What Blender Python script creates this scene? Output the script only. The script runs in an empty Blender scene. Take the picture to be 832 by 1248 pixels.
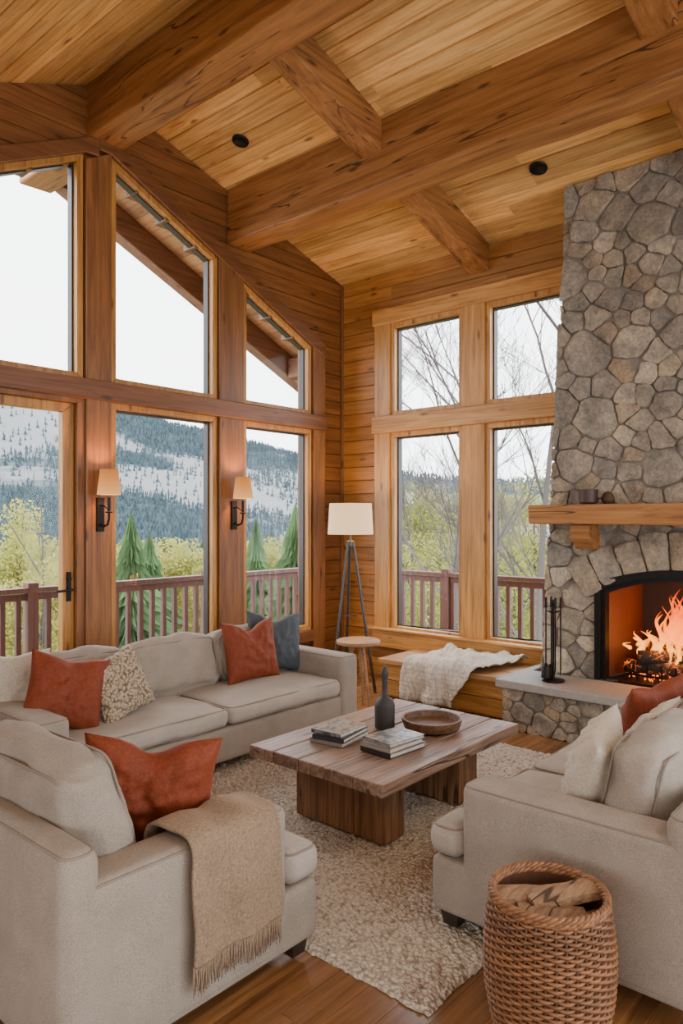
import bpy, bmesh, math, random
from mathutils import Vector, Matrix, noise
random.seed(7)
R = random.random
def rr(a,b): return a+(b-a)*random.random()
COL = bpy.context.scene.collection
U, V, H = 5.85, 5.08, 1.6

# ------------------------------------------------------------------ materials
def nodes(name):
    m = bpy.data.materials.new(name); m.use_nodes = True
    nt = m.node_tree; nt.nodes.clear()
    out = nt.nodes.new('ShaderNodeOutputMaterial')
    b = nt.nodes.new('ShaderNodeBsdfPrincipled')
    nt.links.new(b.outputs[0], out.inputs[0])
    return m, nt, b, out
def ramp(nt, stops, interp='LINEAR'):
    r = nt.nodes.new('ShaderNodeValToRGB'); cr = r.color_ramp; cr.interpolation = interp
    while len(cr.elements) > 1: cr.elements.remove(cr.elements[-1])
    cr.elements[0].position = stops[0][0]; cr.elements[0].color = (*stops[0][1], 1)
    for p, c in stops[1:]:
        e = cr.elements.new(p); e.color = (*c, 1)
    return r
def math_n(nt, op, a=None, b=None):
    n = nt.nodes.new('ShaderNodeMath'); n.operation = op
    for i, x in enumerate((a, b)):
        if x is None: continue
        if isinstance(x, (int, float)): n.inputs[i].default_value = x
        else: nt.links.new(x, n.inputs[i])
    return n.outputs[0]
def mixc(nt, fac, a, b, mode='MIX'):
    n = nt.nodes.new('ShaderNodeMixRGB'); n.blend_type = mode
    for i, x in enumerate((fac, a, b)):
        if isinstance(x, (int, float)): n.inputs[i].default_value = x
        elif isinstance(x, tuple): n.inputs[i].default_value = (*x, 1)
        else: nt.links.new(x, n.inputs[i])
    return n.outputs[0]
def bump(nt, b, h, strength, dist=0.01):
    n = nt.nodes.new('ShaderNodeBump'); n.inputs['Strength'].default_value = strength
    n.inputs['Distance'].default_value = dist
    nt.links.new(h, n.inputs['Height']); nt.links.new(n.outputs[0], b.inputs['Normal'])
def noise_n(nt, vec, scale, detail=4, rough=.6, dist=0):
    n = nt.nodes.new('ShaderNodeTexNoise'); n.inputs['Scale'].default_value = scale
    n.inputs['Detail'].default_value = detail; n.inputs['Roughness'].default_value = rough
    n.inputs['Distortion'].default_value = dist
    nt.links.new(vec, n.inputs['Vector']); return n.outputs['Fac']

def wood(name, axis, dark, mid, light, rough=.45, var=.35, grain=1.0, bmp=.25, knots=True, checks=False):
    m, nt, b, o = nodes(name)
    tc = nt.nodes.new('ShaderNodeTexCoord')
    at = nt.nodes.new('ShaderNodeAttribute'); at.attribute_name = 'var'
    off = nt.nodes.new('ShaderNodeVectorMath'); off.operation = 'SCALE'
    nt.links.new(at.outputs['Vector'], off.inputs[0]); off.inputs['Scale'].default_value = 37.0
    add = nt.nodes.new('ShaderNodeVectorMath'); add.operation = 'ADD'
    nt.links.new(tc.outputs['Object'], add.inputs[0]); nt.links.new(off.outputs[0], add.inputs[1])
    mp = nt.nodes.new('ShaderNodeMapping')
    s = [14*grain]*3; s['XYZ'.index(axis)] = 0.9*grain
    mp.inputs['Scale'].default_value = s
    nt.links.new(add.outputs[0], mp.inputs[0])
    g = noise_n(nt, mp.outputs[0], 1.6, 6, .65, .8)
    mp2 = nt.nodes.new('ShaderNodeMapping')
    s2 = [60*grain]*3; s2['XYZ'.index(axis)] = 1.5*grain
    mp2.inputs['Scale'].default_value = s2; nt.links.new(add.outputs[0], mp2.inputs[0])
    g2 = noise_n(nt, mp2.outputs[0], 1.0, 3, .6)
    f = math_n(nt, 'ADD', math_n(nt, 'MULTIPLY', g, .7), math_n(nt, 'MULTIPLY', g2, .3))
    r = ramp(nt, [(.36, dark), (.5, mid), (.64, light)])
    nt.links.new(f, r.inputs[0])
    col = r.outputs[0]
    vv = math_n(nt, 'ADD', math_n(nt, 'MULTIPLY', at.outputs['Fac'], var), 1-var*.5)
    cc = nt.nodes.new('ShaderNodeCombineColor')
    for i in range(3): nt.links.new(vv, cc.inputs[i])
    col = mixc(nt, 1.0, col, cc.outputs[0], 'MULTIPLY')
    hgt = f
    if knots:
        mp3 = nt.nodes.new('ShaderNodeMapping'); s3 = [7.0]*3; s3['XYZ'.index(axis)] = 2.2
        mp3.inputs['Scale'].default_value = s3; nt.links.new(add.outputs[0], mp3.inputs[0])
        vo = nt.nodes.new('ShaderNodeTexVoronoi'); vo.inputs['Scale'].default_value = 1.0
        nt.links.new(mp3.outputs[0], vo.inputs['Vector'])
        kr = ramp(nt, [(0, (1, 1, 1)), (.07, (.75, .75, .75)), (.14, (0, 0, 0))])
        nt.links.new(vo.outputs['Distance'], kr.inputs[0])
        col = mixc(nt, kr.outputs[0], col, tuple(c*.35 for c in dark))
    if checks:
        mp4 = nt.nodes.new('ShaderNodeMapping'); s4 = [9.0]*3; s4['XYZ'.index(axis)] = .55
        mp4.inputs['Scale'].default_value = s4; nt.links.new(tc.outputs['Object'], mp4.inputs[0])
        cn = noise_n(nt, mp4.outputs[0], 1.0, 2, .5, .3)
        d = math_n(nt, 'ABSOLUTE', math_n(nt, 'SUBTRACT', cn, .60))
        cr_ = ramp(nt, [(0, (1,1,1)), (.004, (1,1,1)), (.009, (0,0,0))]); nt.links.new(d, cr_.inputs[0])
        col = mixc(nt, math_n(nt,'MULTIPLY',cr_.outputs[0],.85), col, tuple(c*.18 for c in dark))
        hgt = math_n(nt, 'SUBTRACT', f, cr_.outputs[0])
    nt.links.new(col, b.inputs['Base Color'])
    b.inputs['Roughness'].default_value = rough
    bump(nt, b, hgt, bmp, .004)
    return m
def cloth(name, c, weave=700, var=.12, rough=.9, fuzz=.3, bstr=.4):
    m, nt, b, o = nodes(name)
    tc = nt.nodes.new('ShaderNodeTexCoord')
    n1 = noise_n(nt, tc.outputs['Object'], weave*.35, 2, .7)
    n2 = noise_n(nt, tc.outputs['Object'], 9, 3, .5)
    f = math_n(nt, 'ADD', math_n(nt, 'MULTIPLY', n1, .8), math_n(nt, 'MULTIPLY', n2, .2))
    r = ramp(nt, [(.3, tuple(x*(1-var*1.6) for x in c)), (.7, tuple(min(1, x*(1+var)) for x in c))])
    nt.links.new(f, r.inputs[0]); nt.links.new(r.outputs[0], b.inputs['Base Color'])
    b.inputs['Roughness'].default_value = rough
    b.inputs['Sheen Weight'].default_value = fuzz
    b.inputs['Sheen Tint'].default_value = (*[min(1,x*1.6) for x in c],1)
    bump(nt, b, n1, bstr, .003)
    return m
def plain(name, c, rough=.5, metal=0, emis=None, es=0):
    m, nt, b, o = nodes(name)
    tc = nt.nodes.new('ShaderNodeTexCoord')
    n1 = noise_n(nt, tc.outputs['Object'], 30, 3)
    r = ramp(nt, [(.3, tuple(x*.88 for x in c)), (.7, tuple(min(1, x*1.1) for x in c))])
    nt.links.new(n1, r.inputs[0]); nt.links.new(r.outputs[0], b.inputs['Base Color'])
    b.inputs['Roughness'].default_value = rough; b.inputs['Metallic'].default_value = metal
    if emis:
        b.inputs['Emission Color'].default_value = (*emis, 1); b.inputs['Emission Strength'].default_value = es
    return m

G_D, G_M, G_L = (.29,.123,.026), (.50,.237,.055), (.64,.34,.096)
ceil_mat = wood('ceiling_pine', 'Y', (.44,.22,.060), (.69,.39,.125), (.86,.55,.21), .36, .55)
wallX = wood('wall_pine_x_shaded', 'X', (.11,.039,.010), (.185,.069,.017), (.25,.10,.027), .42, .35)  # darker pine copy: backlit shade of the left wall is in the colour
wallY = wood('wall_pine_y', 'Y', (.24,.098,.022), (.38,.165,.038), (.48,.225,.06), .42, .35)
goldZ = wood('gold_z', 'Z', G_D, G_M, G_L, .4, .25)
goldY = wood('gold_y', 'Y', G_D, G_M, G_L, .4, .25)
goldL = wood('gold_left_shaded', 'Z', (.25,.10,.019), (.43,.195,.040), (.55,.28,.068), .4, .25)  # gold copy darkened for the backlit left wall, shade in the colour
brnX = wood('brown_x_shaded', 'X', (.09,.032,.010), (.155,.057,.016), (.22,.086,.026), .42, .2)  # left-wall brown with its backlit shade put into the colour
brnZ = wood('brown_z_shaded', 'Z', (.11,.041,.011), (.195,.076,.020), (.27,.112,.030), .42, .25)  # brown left-wall trim, deepened by backlit shade in the colour
beamY = wood('beam_y', 'Y', (.175,.066,.017), (.33,.138,.036), (.45,.205,.062), .5, .2, .7, .6, True, True)
beamX = wood('beam_x', 'X', (.16,.058,.015), (.30,.123,.032), (.42,.185,.055), .5, .2, .7, .6, True, True)
tabX = wood('table_wood', 'X', (.12,.070,.046), (.25,.160,.112), (.39,.275,.205), .40, .45, 1.3, .9, True, True)
tabZ = wood('table_leg_wood', 'Z', (.095,.044,.020), (.21,.105,.046), (.33,.175,.082), .55, .35, 1.0, .9, True, True)
mantelY = wood('mantel_wood', 'Y', (.20,.078,.020), (.37,.157,.042), (.49,.23,.07), .5, .1, .8, .8, True, True)
floorX = wood('floor_oak', 'X', (.14,.061,.021), (.245,.112,.039), (.33,.158,.059), .22, .45, 1.0, .12, False)
extwood = wood('deck_redwood', 'Z', (.085,.035,.027), (.13,.055,.042), (.17,.075,.058), .6, .2, 1, .2, False)
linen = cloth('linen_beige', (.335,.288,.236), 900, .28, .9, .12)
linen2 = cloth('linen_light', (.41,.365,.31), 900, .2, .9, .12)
piping = cloth('piping_cloth', (.25,.21,.17), 700, .1)
rust = cloth('rust_velvet', (.205,.034,.0060), 300, .28, .75, .3, .3)
blue = cloth('slate_blue_cloth', (.062,.078,.088), 500, .2, .85, .3)
cream = cloth('cream_cloth', (.50,.44,.355), 300, .15)
tanw = cloth('camel_wool', (.28,.20,.13), 350, .28, .95, .4, .8)
ivory = cloth('ivory_knit', (.64,.59,.51), 90, .18, .95, .2, .8)
black = plain('black_iron', (.015,.014,.013), .45, .7)
darkv = plain('dark_ceramic', (.035,.033,.032), .6)
feet_m = plain('dark_feet', (.03,.02,.015), .4)
steel = plain('brushed_dark_steel', (.07,.07,.07), .35, .8)

def fuzzy():
    m, nt, b, o = nodes('boucle_speckle')
    tc = nt.nodes.new('ShaderNodeTexCoord')
    vo = nt.nodes.new('ShaderNodeTexVoronoi'); vo.inputs['Scale'].default_value = 60
    nt.links.new(tc.outputs['Object'], vo.inputs['Vector'])
    r = ramp(nt, [(0, (.62,.54,.43)), (.45, (.44,.35,.24)), (.8, (.16,.10,.055))])
    nt.links.new(vo.outputs['Distance'], r.inputs[0]); nt.links.new(r.outputs[0], b.inputs['Base Color'])
    b.inputs['Roughness'].default_value = .95
    inv = math_n(nt, 'SUBTRACT', 1.0, vo.outputs['Distance']); bump(nt, b, inv, 1.0, .012)
    return m
boucle = fuzzy()
def rugm():
    m, nt, b, o = nodes('rug_wool')
    tc = nt.nodes.new('ShaderNodeTexCoord')
    vo = nt.nodes.new('ShaderNodeTexVoronoi'); vo.inputs['Scale'].default_value = 60
    nt.links.new(tc.outputs['Object'], vo.inputs['Vector'])
    n1 = noise_n(nt, tc.outputs['Object'], 26, 5, .75)
    f = math_n(nt, 'ADD', math_n(nt,'MULTIPLY',vo.outputs['Distance'],.55), math_n(nt,'MULTIPLY',n1,.5))
    r = ramp(nt, [(.30, (.68,.61,.51)), (.54, (.54,.465,.375)), (.80, (.25,.20,.15))])  # dark stop paints the shade between wool loops
    nt.links.new(f, r.inputs[0]); nt.links.new(r.outputs[0], b.inputs['Base Color'])
    b.inputs['Roughness'].default_value = 1
    inv = math_n(nt, 'SUBTRACT', 1.0, vo.outputs['Distance']); bump(nt, b, inv, 1.0, .015)
    return m
rug_m = rugm()
def stonem(name='field_stone'):
    m, nt, b, o = nodes(name)
    tc = nt.nodes.new('ShaderNodeTexCoord')
    at = nt.nodes.new('ShaderNodeAttribute'); at.attribute_name = 'var'
    r = ramp(nt, [(0,(.27,.25,.22)),(.15,(.42,.365,.285)),(.3,(.33,.31,.275)),(.45,(.50,.42,.31)),(.6,(.37,.345,.305)),(.75,(.40,.31,.215)),(.88,(.46,.405,.325)),(1,(.56,.50,.41))])
    nt.links.new(at.outputs['Fac'], r.inputs[0])
    n1 = noise_n(nt, tc.outputs['Object'], 6, 9, .72)
    n2 = noise_n(nt, tc.outputs['Object'], 45, 6, .75)
    r1 = ramp(nt, [(.32,(.45,.43,.41)),(.52,(.90,.86,.79)),(.68,(1.35,1.21,1.0))]); nt.links.new(n1, r1.inputs[0])
    r2 = ramp(nt, [(.3,(.62,.62,.62)),(.7,(1.3,1.3,1.3))]); nt.links.new(n2, r2.inputs[0])
    c = mixc(nt, 1, r.outputs[0], r1.outputs[0], 'MULTIPLY'); c = mixc(nt, 1, c, r2.outputs[0], 'MULTIPLY')
    nt.links.new(c, b.inputs['Base Color']); b.inputs['Roughness'].default_value = .85
    h = math_n(nt, 'ADD', math_n(nt,'MULTIPLY',n1,1.0), math_n(nt,'MULTIPLY',n2,.45))
    bump(nt, b, h, 1.0, .026)
    return m
stone_m = stonem()
mortar = plain('mortar', (.21,.185,.15), .95)
slab_m = plain('hearth_slab_stone', (.32,.30,.27), .6)
def brickm():
    m, nt, b, o = nodes('firebrick')
    tc = nt.nodes.new('ShaderNodeTexCoord')
    sx = nt.nodes.new('ShaderNodeSeparateXYZ'); nt.links.new(tc.outputs['Object'], sx.inputs[0])
    cb = nt.nodes.new('ShaderNodeCombineXYZ')
    nt.links.new(math_n(nt,'ADD',sx.outputs[0],sx.outputs[1]), cb.inputs[0]); nt.links.new(sx.outputs[2], cb.inputs[1])
    br = nt.nodes.new('ShaderNodeTexBrick'); br.inputs['Scale'].default_value = 2.2
    br.inputs['Color1'].default_value = (.022,.008,.005,1); br.inputs['Color2'].default_value = (.015,.006,.004,1)
    br.inputs['Mortar'].default_value = (.008,.004,.003,1); br.inputs['Mortar Size'].default_value = .008
    nt.links.new(cb.outputs[0], br.inputs['Vector']); nt.links.new(br.outputs[0], b.inputs['Base Color'])
    b.inputs['Roughness'].default_value = .6
    return m
brick_m = brickm()

# ------------------------------------------------------------------ mesh helpers
class MB:
    def __init__(s): s.v=[]; s.f=[]; s.var=[]; s.mi=[]
    def add(s, vs, fs, var=0.5, mi=0):
        o=len(s.v); s.v += [tuple(p) for p in vs]
        for f in fs: s.f.append([i+o for i in f]); s.var.append(var); s.mi.append(mi)
    def box(s, x0,x1,y0,y1,z0,z1, var=None, mi=0):
        if var is None: var=R()
        s.add([(x0,y0,z0),(x1,y0,z0),(x1,y1,z0),(x0,y1,z0),(x0,y0,z1),(x1,y0,z1),(x1,y1,z1),(x0,y1,z1)],
              [(0,3,2,1),(4,5,6,7),(0,1,5,4),(1,2,6,5),(2,3,7,6),(3,0,4,7)],var,mi)
    def tube(s, pts, rad, sides=8, var=.5, mi=0, cap=True, closed=False):
        pts=[Vector(p) for p in pts]; n=len(pts)
        if not hasattr(rad,'__len__'): rad=[rad]*n
        vs=[]; prev=None
        for i,p in enumerate(pts):
            if closed: t=(pts[(i+1)%n]-pts[i-1])
            else: t=pts[min(i+1,n-1)]-pts[max(i-1,0)]
            t.normalize()
            if prev is None:
                a=Vector((0,0,1)) if abs(t.z)<.9 else Vector((1,0,0)); x=t.cross(a).normalized()
            else:
                x=prev-t*prev.dot(t); x.normalize()
            prev=x; y=t.cross(x)
            for k in range(sides):
                an=2*math.pi*k/sides; vs.append(p+(x*math.cos(an)+y*math.sin(an))*rad[i])
        fs=[]
        for i in range(n if closed else n-1):
            j=(i+1)%n
            for k in range(sides):
                k2=(k+1)%sides; fs.append((i*sides+k,i*sides+k2,j*sides+k2,j*sides+k))
        if cap and not closed:
            fs.append(tuple(range(sides))[::-1]); fs.append(tuple((n-1)*sides+k for k in range(sides)))
        s.add(vs,fs,var,mi)
    def lathe(s, prof, c, seg=32, var=.5, mi=0):
        vs=[];fs=[]
        for r,z in prof:
            for k in range(seg):
                a=2*math.pi*k/seg; vs.append((c[0]+r*math.cos(a),c[1]+r*math.sin(a),c[2]+z))
        for i in range(len(prof)-1):
            for k in range(seg):
                k2=(k+1)%seg; fs.append((i*seg+k,i*seg+k2,(i+1)*seg+k2,(i+1)*seg+k))
        s.add(vs,fs,var,mi)
    def prism(s, poly, mp, d0, d1, var=None, mi=0):
        if var is None: var=R()
        n=len(poly); vs=[mp(a,b,d0) for a,b in poly]+[mp(a,b,d1) for a,b in poly]
        fs=[tuple(range(n)),tuple(range(n,2*n))[::-1]]
        for i in range(n):
            j=(i+1)%n; fs.append((i,j,n+j,n+i))
        s.add(vs,fs,var,mi)
    def rbox(s, x0,x1,y0,y1,z0,z1, r=.04, puff=0, M=None, var=.5, mi=0, wob=0, pf=(1,1,1)):
        h=Vector(((x1-x0)/2,(y1-y0)/2,(z1-z0)/2)); c=Vector(((x0+x1)/2,(y0+y1)/2,(z0+z1)/2))
        r=min(r,min(h)*.98)
        def ax(hh):
            L=[-1+ (r/hh)*k/3 for k in range(4)]; m=10
            inn=[-(1-r/hh)+2*(1-r/hh)*k/m for k in range(1,m)]
            return [q*hh for q in L+inn+[-q for q in L[::-1]]]
        A=[ax(h[i]) for i in range(3)]
        cache={}; vs=[]; fs=[]
        def vert(p):
            key=(round(p[0],6),round(p[1],6),round(p[2],6))
            if key in cache: return cache[key]
            q=Vector(p); inn=Vector([max(-(h[i]-r),min(h[i]-r,q[i])) for i in range(3)])
            d=q-inn
            if d.length>1e-9: q=inn+d.normalized()*r
            if puff:
                for i in range(3):
                    j,k=(i+1)%3,(i+2)%3
                    w=(1-min(1,abs(p[j]/h[j]))**2.2)*(1-min(1,abs(p[k]/h[k]))**2.2)
                    if abs(abs(p[i])-h[i])<1e-6: q[i]+= (1 if p[i]>0 else -1)*puff*w*pf[i]
            if wob:
                q+= noise.noise_vector((q+c)*5)*wob+noise.noise_vector((q+c)*13)*wob*.45
            q=q+c
            if M: q=M@q
            cache[key]=len(vs); vs.append(q); return cache[key]
        for i in range(3):
            j,k=(i+1)%3,(i+2)%3
            for sg in (-1,1):
                for a in range(len(A[j])-1):
                    for b in range(len(A[k])-1):
                        q=[]
                        for da,db in ((0,0),(1,0),(1,1),(0,1)):
                            p=[0,0,0]; p[i]=sg*h[i]; p[j]=A[j][a+da]; p[k]=A[k][b+db]; q.append(vert(p))
                        fs.append(tuple(q if sg>0 else q[::-1]))
        s.add(vs,fs,var,mi)
    def piping(s, x0,x1,y0,y1,z, r, M=None, rad=.005, mi=0, plane='z'):
        pts=[]
        e=.2929*r; X0,X1,Y0,Y1=x0+e,x1-e,y0+e,y1-e; q=r*.8
        for cx,cy,a0 in ((X1-q,Y1-q,0),(X0+q,Y1-q,90),(X0+q,Y0+q,180),(X1-q,Y0+q,270)):
            for k in range(5):
                a=math.radians(a0+90*k/4); pts.append((cx+q*math.cos(a),cy+q*math.sin(a)))
        out=[]
        for i in range(len(pts)):
            a=Vector(pts[i]); b=Vector(pts[(i+1)%len(pts)])
            n=max(1,int((b-a).length/.12))
            for k in range(n): out.append(a.lerp(b,k/n))
        P3=[Vector((p.x,p.y,z)) if plane=='z' else Vector((p.x,z,p.y)) for p in out]
        if M: P3=[M@p for p in P3]
        s.tube(P3,rad,6,mi=mi,closed=True)
    def build(s, name, mats, parent=None, smooth=False, bevel=0, M=None, auto=None):
        me=bpy.data.meshes.new(name); me.from_pydata(s.v,[],s.f)
        if not isinstance(mats,(list,tuple)): mats=[mats]
        for m in mats: me.materials.append(m)
        at=me.attributes.new('var','FLOAT','FACE'); at.data.foreach_set('value',s.var)
        me.polygons.foreach_set('material_index',s.mi)
        if M: me.transform(M)
        bm=bmesh.new(); bm.from_mesh(me); bmesh.ops.recalc_face_normals(bm,faces=bm.faces); bm.to_mesh(me); bm.free()
        if smooth: me.polygons.foreach_set('use_smooth',[True]*len(me.polygons))
        me.update()
        o=bpy.data.objects.new(name,me); COL.objects.link(o)
        if bevel:
            b=o.modifiers.new('bevel','BEVEL'); b.width=bevel; b.segments=2; b.limit_method='ANGLE'; b.angle_limit=math.radians(40)
        if auto is not None and smooth:
            es=o.modifiers.new('es','EDGE_SPLIT'); es.split_angle=math.radians(auto)
        if parent:
            o.parent=parent; o.matrix_parent_inverse=Matrix.Translation(parent.location).inverted()
        return o
def empty(name, loc):
    e=bpy.data.objects.new(name,None); e.location=loc; e.empty_display_size=.1; COL.objects.link(e); return e

mpL=lambda a,b,d:(a,V-d,b)
mpR=lambda a,b,d:(U-d,a,b)
def ceilz(u): return 4.10+.30*(U-u) if u>=3.0 else 4.955-.42*(3.0-u)

# ------------------------------------------------------------------ plank walls
def plank_wall(name, mp, a0, a1, mask, mat, top, bw=.14, T=.16, z0=-.1):
    mb=MB(); z=z0
    while z<top:
        zc=z+bw/2; a=a0; st=None; step=.02; runs=[]
        n=int(round((a1-a0)/step))
        for i in range(n+1):
            x=a0+i*step
            ok = i<n and mask(x+step/2,zc)
            if ok and st is None: st=x
            if (not ok) and st is not None:
                runs.append((st,min(x,a1))); st=None
        for (s,e) in runs:
            x=s
            while x<e-.001:
                L=rr(1.6,3.2); y=min(e,x+L)
                if e-y<.4: y=e
                c=.006; dd=.014
                prof=[(z,-T),(z,-dd),(z+c,0),(z+bw-c,0),(z+bw,-dd),(z+bw,-T)]
                vs=[mp(x,p[0],p[1]) for p in prof]+[mp(y,p[0],p[1]) for p in prof]
                fs=[(0,1,2,3,4,5),(11,10,9,8,7,6)]+[(i,(i+1)%6,(i+1)%6+6,i+6) for i in range(6)]
                mb.add(vs,fs,R()); x=y
        z+=bw
    return mb.build(name,mat)
def top2(u): return 4.35-.47*(u-3.12)
def top1(u): return 4.29-.5*(2.79-u)
E=.05
def maskL(u,z):
    if z>ceilz(u)+.1: return False
    for (a,b,z0,z1) in ((1.55,2.75,-.2,2.46),(3.12,4.08,.52,2.46),(4.476,5.30,.52,2.46)):
        if a-E<u<b+E and z0-E<z<z1+E: return False
    if 1.55-E<u<2.79+E and 2.70-E<z<top1(u)+E: return False
    if (3.12-E<u<4.08+E or 4.476-E<u<5.30+E) and 2.70-E<z<top2(u)+E: return False
    return True
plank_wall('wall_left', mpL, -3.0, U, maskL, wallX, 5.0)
def maskR(v,z):
    if z>4.2: return False
    for (a,b,z0,z1) in ((3.61,4.36,.52,2.42),(2.56,3.28,.52,2.42),(3.61,4.36,2.68,3.52),(2.56,3.28,2.68,3.52)):
        if a-E<v<b+E and z0-E<z<z1+E: return False
    if .88<v<2.15 and .3<z<1.3: return False
    if -2.4<v<-.2 and .5<z<3.5: return False
    return True
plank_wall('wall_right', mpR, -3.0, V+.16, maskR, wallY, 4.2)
mpB=lambda a,b,d:(-3.0+d,a,b)
plank_wall('wall_back', mpB, -3.0, V+.16, lambda v,z: z<2.5 and not(-1.0<v<2.8 and .6<z<2.1), wallY, 2.5)  # unseen opening added to let in fill daylight
mpF=lambda a,b,d:(a,-3.0+d,b)
plank_wall('wall_front', mpF, -3.0, U, lambda u,z: z<ceilz(u)+.1 and not(-1.0<u<4.6 and .5<z<2.3) and not(1.2<u<4.6 and 2.5<z<3.5), wallX, 5.0)  # out-of-view openings, put in so sky light fills the room

def ceil_boards():
    mb=MB()
    def slope(u0,u1,v0,v1):
        L=math.hypot(u1-u0,ceilz(u1)-ceilz(u0)); n=max(1,int(L/.125)); 
        du=(u1-u0)/n; dz=(ceilz(u1)-ceilz(u0))/n; sl=math.sqrt(du*du+dz*dz)
        nrm=Vector((dz/sl,0,-du/sl)) if du>0 else Vector((-dz/sl,0,du/sl))
        for i in range(n):
            p0=Vector((u0+du*i,0,ceilz(u0)+dz*i)); w=Vector((du,0,dz))
            v=v0
            while v<v1-.001:
                y=min(v1,v+rr(1.6,3.6)); c=.008/sl
                prof=[(0,-.1),(0,-.020),(c,0),(1-c,0),(1,-.020),(1,-.1)]
                vs=[]
                for yy in (v,y):
                    for (a,d) in prof:
                        q=p0+w*a+nrm*d; vs.append((q.x,yy,q.z))
                mb.add(vs,[(0,1,2,3,4,5),(11,10,9,8,7,6)]+[(k,(k+1)%6,(k+1)%6+6,k+6) for k in range(6)],R()); v=y
    slope(3.0,U+.25,-3.1,V+.16)
    slope(3.0,-3.1,-3.1,V+.16)
    return mb.build('ceiling',ceil_mat)
ceil_boards()

mb=MB(); v=-3.0
while v<V:
    w=.13; x=-3.0-R()*1.5
    while x<U:
        y=x+rr(1.2,2.4); x0=max(x,-3.0); x1=min(y,U)
        if x1>x0: mb.box(x0+.0008,x1-.0008,v+.0008,min(v+w,V)-.0008,-.05,0)
        x=y
    v+=w
mb.box(-3,U,-3,V,-.1,-.004,.1)
mb.build('floor',floorX)

# ------------------------------------------------------------------ beams
def beam(name,vs8,mat,bev=.015):
    mb=MB(); mb.add(vs8,[(0,3,2,1),(4,5,6,7),(0,1,5,4),(1,2,6,5),(2,3,7,6),(3,0,4,7)],R())
    return mb.build(name,mat,bevel=bev)
def beam_y(name,u0,u1,v0,v1,z0,z1,mat):
    n=60; mb=MB(); vs=[];fs=[]
    for i in range(n+1):
        v=v0+(v1-v0)*i/n
        j=lambda k: (noise.noise(Vector((k*7.3,v*1.3,1)))*.014+noise.noise(Vector((k*3.3,v*4.3,1)))*.006)
        vs+=[(u0+j(1),v,z0+j(2)),(u1+j(3),v,z0+j(4)),(u1+j(5),v,z1),(u0+j(6),v,z1)]
    for i in range(n):
        for k in range(4):
            k2=(k+1)%4; fs.append((i*4+k,i*4+k2,(i+1)*4+k2,(i+1)*4+k))
    fs.append((0,1,2,3)); fs.append(tuple(n*4+k for k in (3,2,1,0)))
    mb.add(vs,fs,R()); return mb.build(name,mat,bevel=.018)
beam_y('ridge_beam',2.88,3.17,-3.0,6.2,4.50,4.93,beamY)
beam_y('purlin_beam',4.25,4.53,-3.0,V,4.08,4.60,beamY)
beam_y('purlin_beam.001',.2,.48,-3.0,V,3.42,3.85,beamY)
def rafter(name,v0,v1,u0,u1,d=.24):
    beam(name,[(u0,v0,ceilz(u0)-d),(u1,v0,ceilz(u1)-d),(u1,v1,ceilz(u1)-d),(u0,v1,ceilz(u0)-d),
               (u0,v0,ceilz(u0)+.02),(u1,v0,ceilz(u1)+.02),(u1,v1,ceilz(u1)+.02),(u0,v1,ceilz(u0)+.02)],beamX,.012)
k=0
for vv in (3.30,1.22,-.86):
    for (a,b) in ((3.17,4.26),(4.52,U if vv!=1.22 else 5.40)):
        rafter('rafter_beam' + ('' if k==0 else '.%03d'%k),vv,vv+.21,a,b); k+=1

for i,(u,vv) in enumerate(((3.9,4.48),(5.18,2.50))):
    z=ceilz(u); mb=MB()
    mb.lathe([(.001,-.003),(.045,-.003),(.05,-.008),(.062,-.014),(.068,-.012),(.07,0)],(0,0,0),24)
    M=Matrix.Translation((u,vv,z-.006))@Matrix.Rotation(math.atan(.30),4,'Y')
    mb.build('recessed_ceiling_light'+('' if i==0 else '.001'),[black],M=M,smooth=True)

# ------------------------------------------------------------------ left wall timber framing
tb=MB()
posts=[(2.85,3.065),(4.135,4.42),(5.355,5.53)]
zt = lambda u: (top2(u) if u>=3.06 else top1(min(u,2.79)))+.06
for (a,b) in posts:
    tb.prism([(a,0),(b,0),(b,max(zt(b),4.0 if b<3.1 else 0)),(a,zt(a) if a>3 else 4.32)],mpL,-.12,.055)
tb.prism([(1.38,0),(1.5,0),(1.5,top1(1.5)+.05),(1.38,top1(1.38)+.05)],mpL,-.12,.055)
tb.build('trim_1',brnZ,bevel=.008)
tb=MB()
tb.prism([(-3,2.505),(5.53,2.505),(5.53,2.655),(-3,2.655)],mpL,-.12,.085)
tb.prism([(3.06,top2(3.06)+.045),(5.53,top2(5.53)+.045),(5.53,top2(5.53)+.19),(2.96,top2(2.96)+.19),(2.96,top2(2.96)+.0)],mpL,-.12,.06)
tb.prism([(1.38,top1(1.38)+.045),(2.85,top1(2.85)+.045),(2.96,top1(2.85)+.05),(2.96,top1(2.96)+.16),(1.38,top1(1.38)+.18)],mpL,-.12,.061)
for (a,b) in ((3.065,4.135),(4.42,5.355)):
    tb.prism([(a,.36),(b,.36),(b,.472),(a,.472)],mpL,-.12,.07)
tb.build('trim_2',brnX,bevel=.008)

glass,nt,_b,_o=nodes('window_glass')
nt.nodes.remove(_b); tr=nt.nodes.new('ShaderNodeBsdfTransparent'); gl=nt.nodes.new('ShaderNodeBsdfGlossy'); gl.inputs['Roughness'].default_value=.02
mx=nt.nodes.new('ShaderNodeMixShader'); mx.inputs[0].default_value=.006
nt.links.new(tr.outputs[0],mx.inputs[1]); nt.links.new(gl.outputs[0],mx.inputs[2]); nt.links.new(mx.outputs[0],_o.inputs[0])

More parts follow.
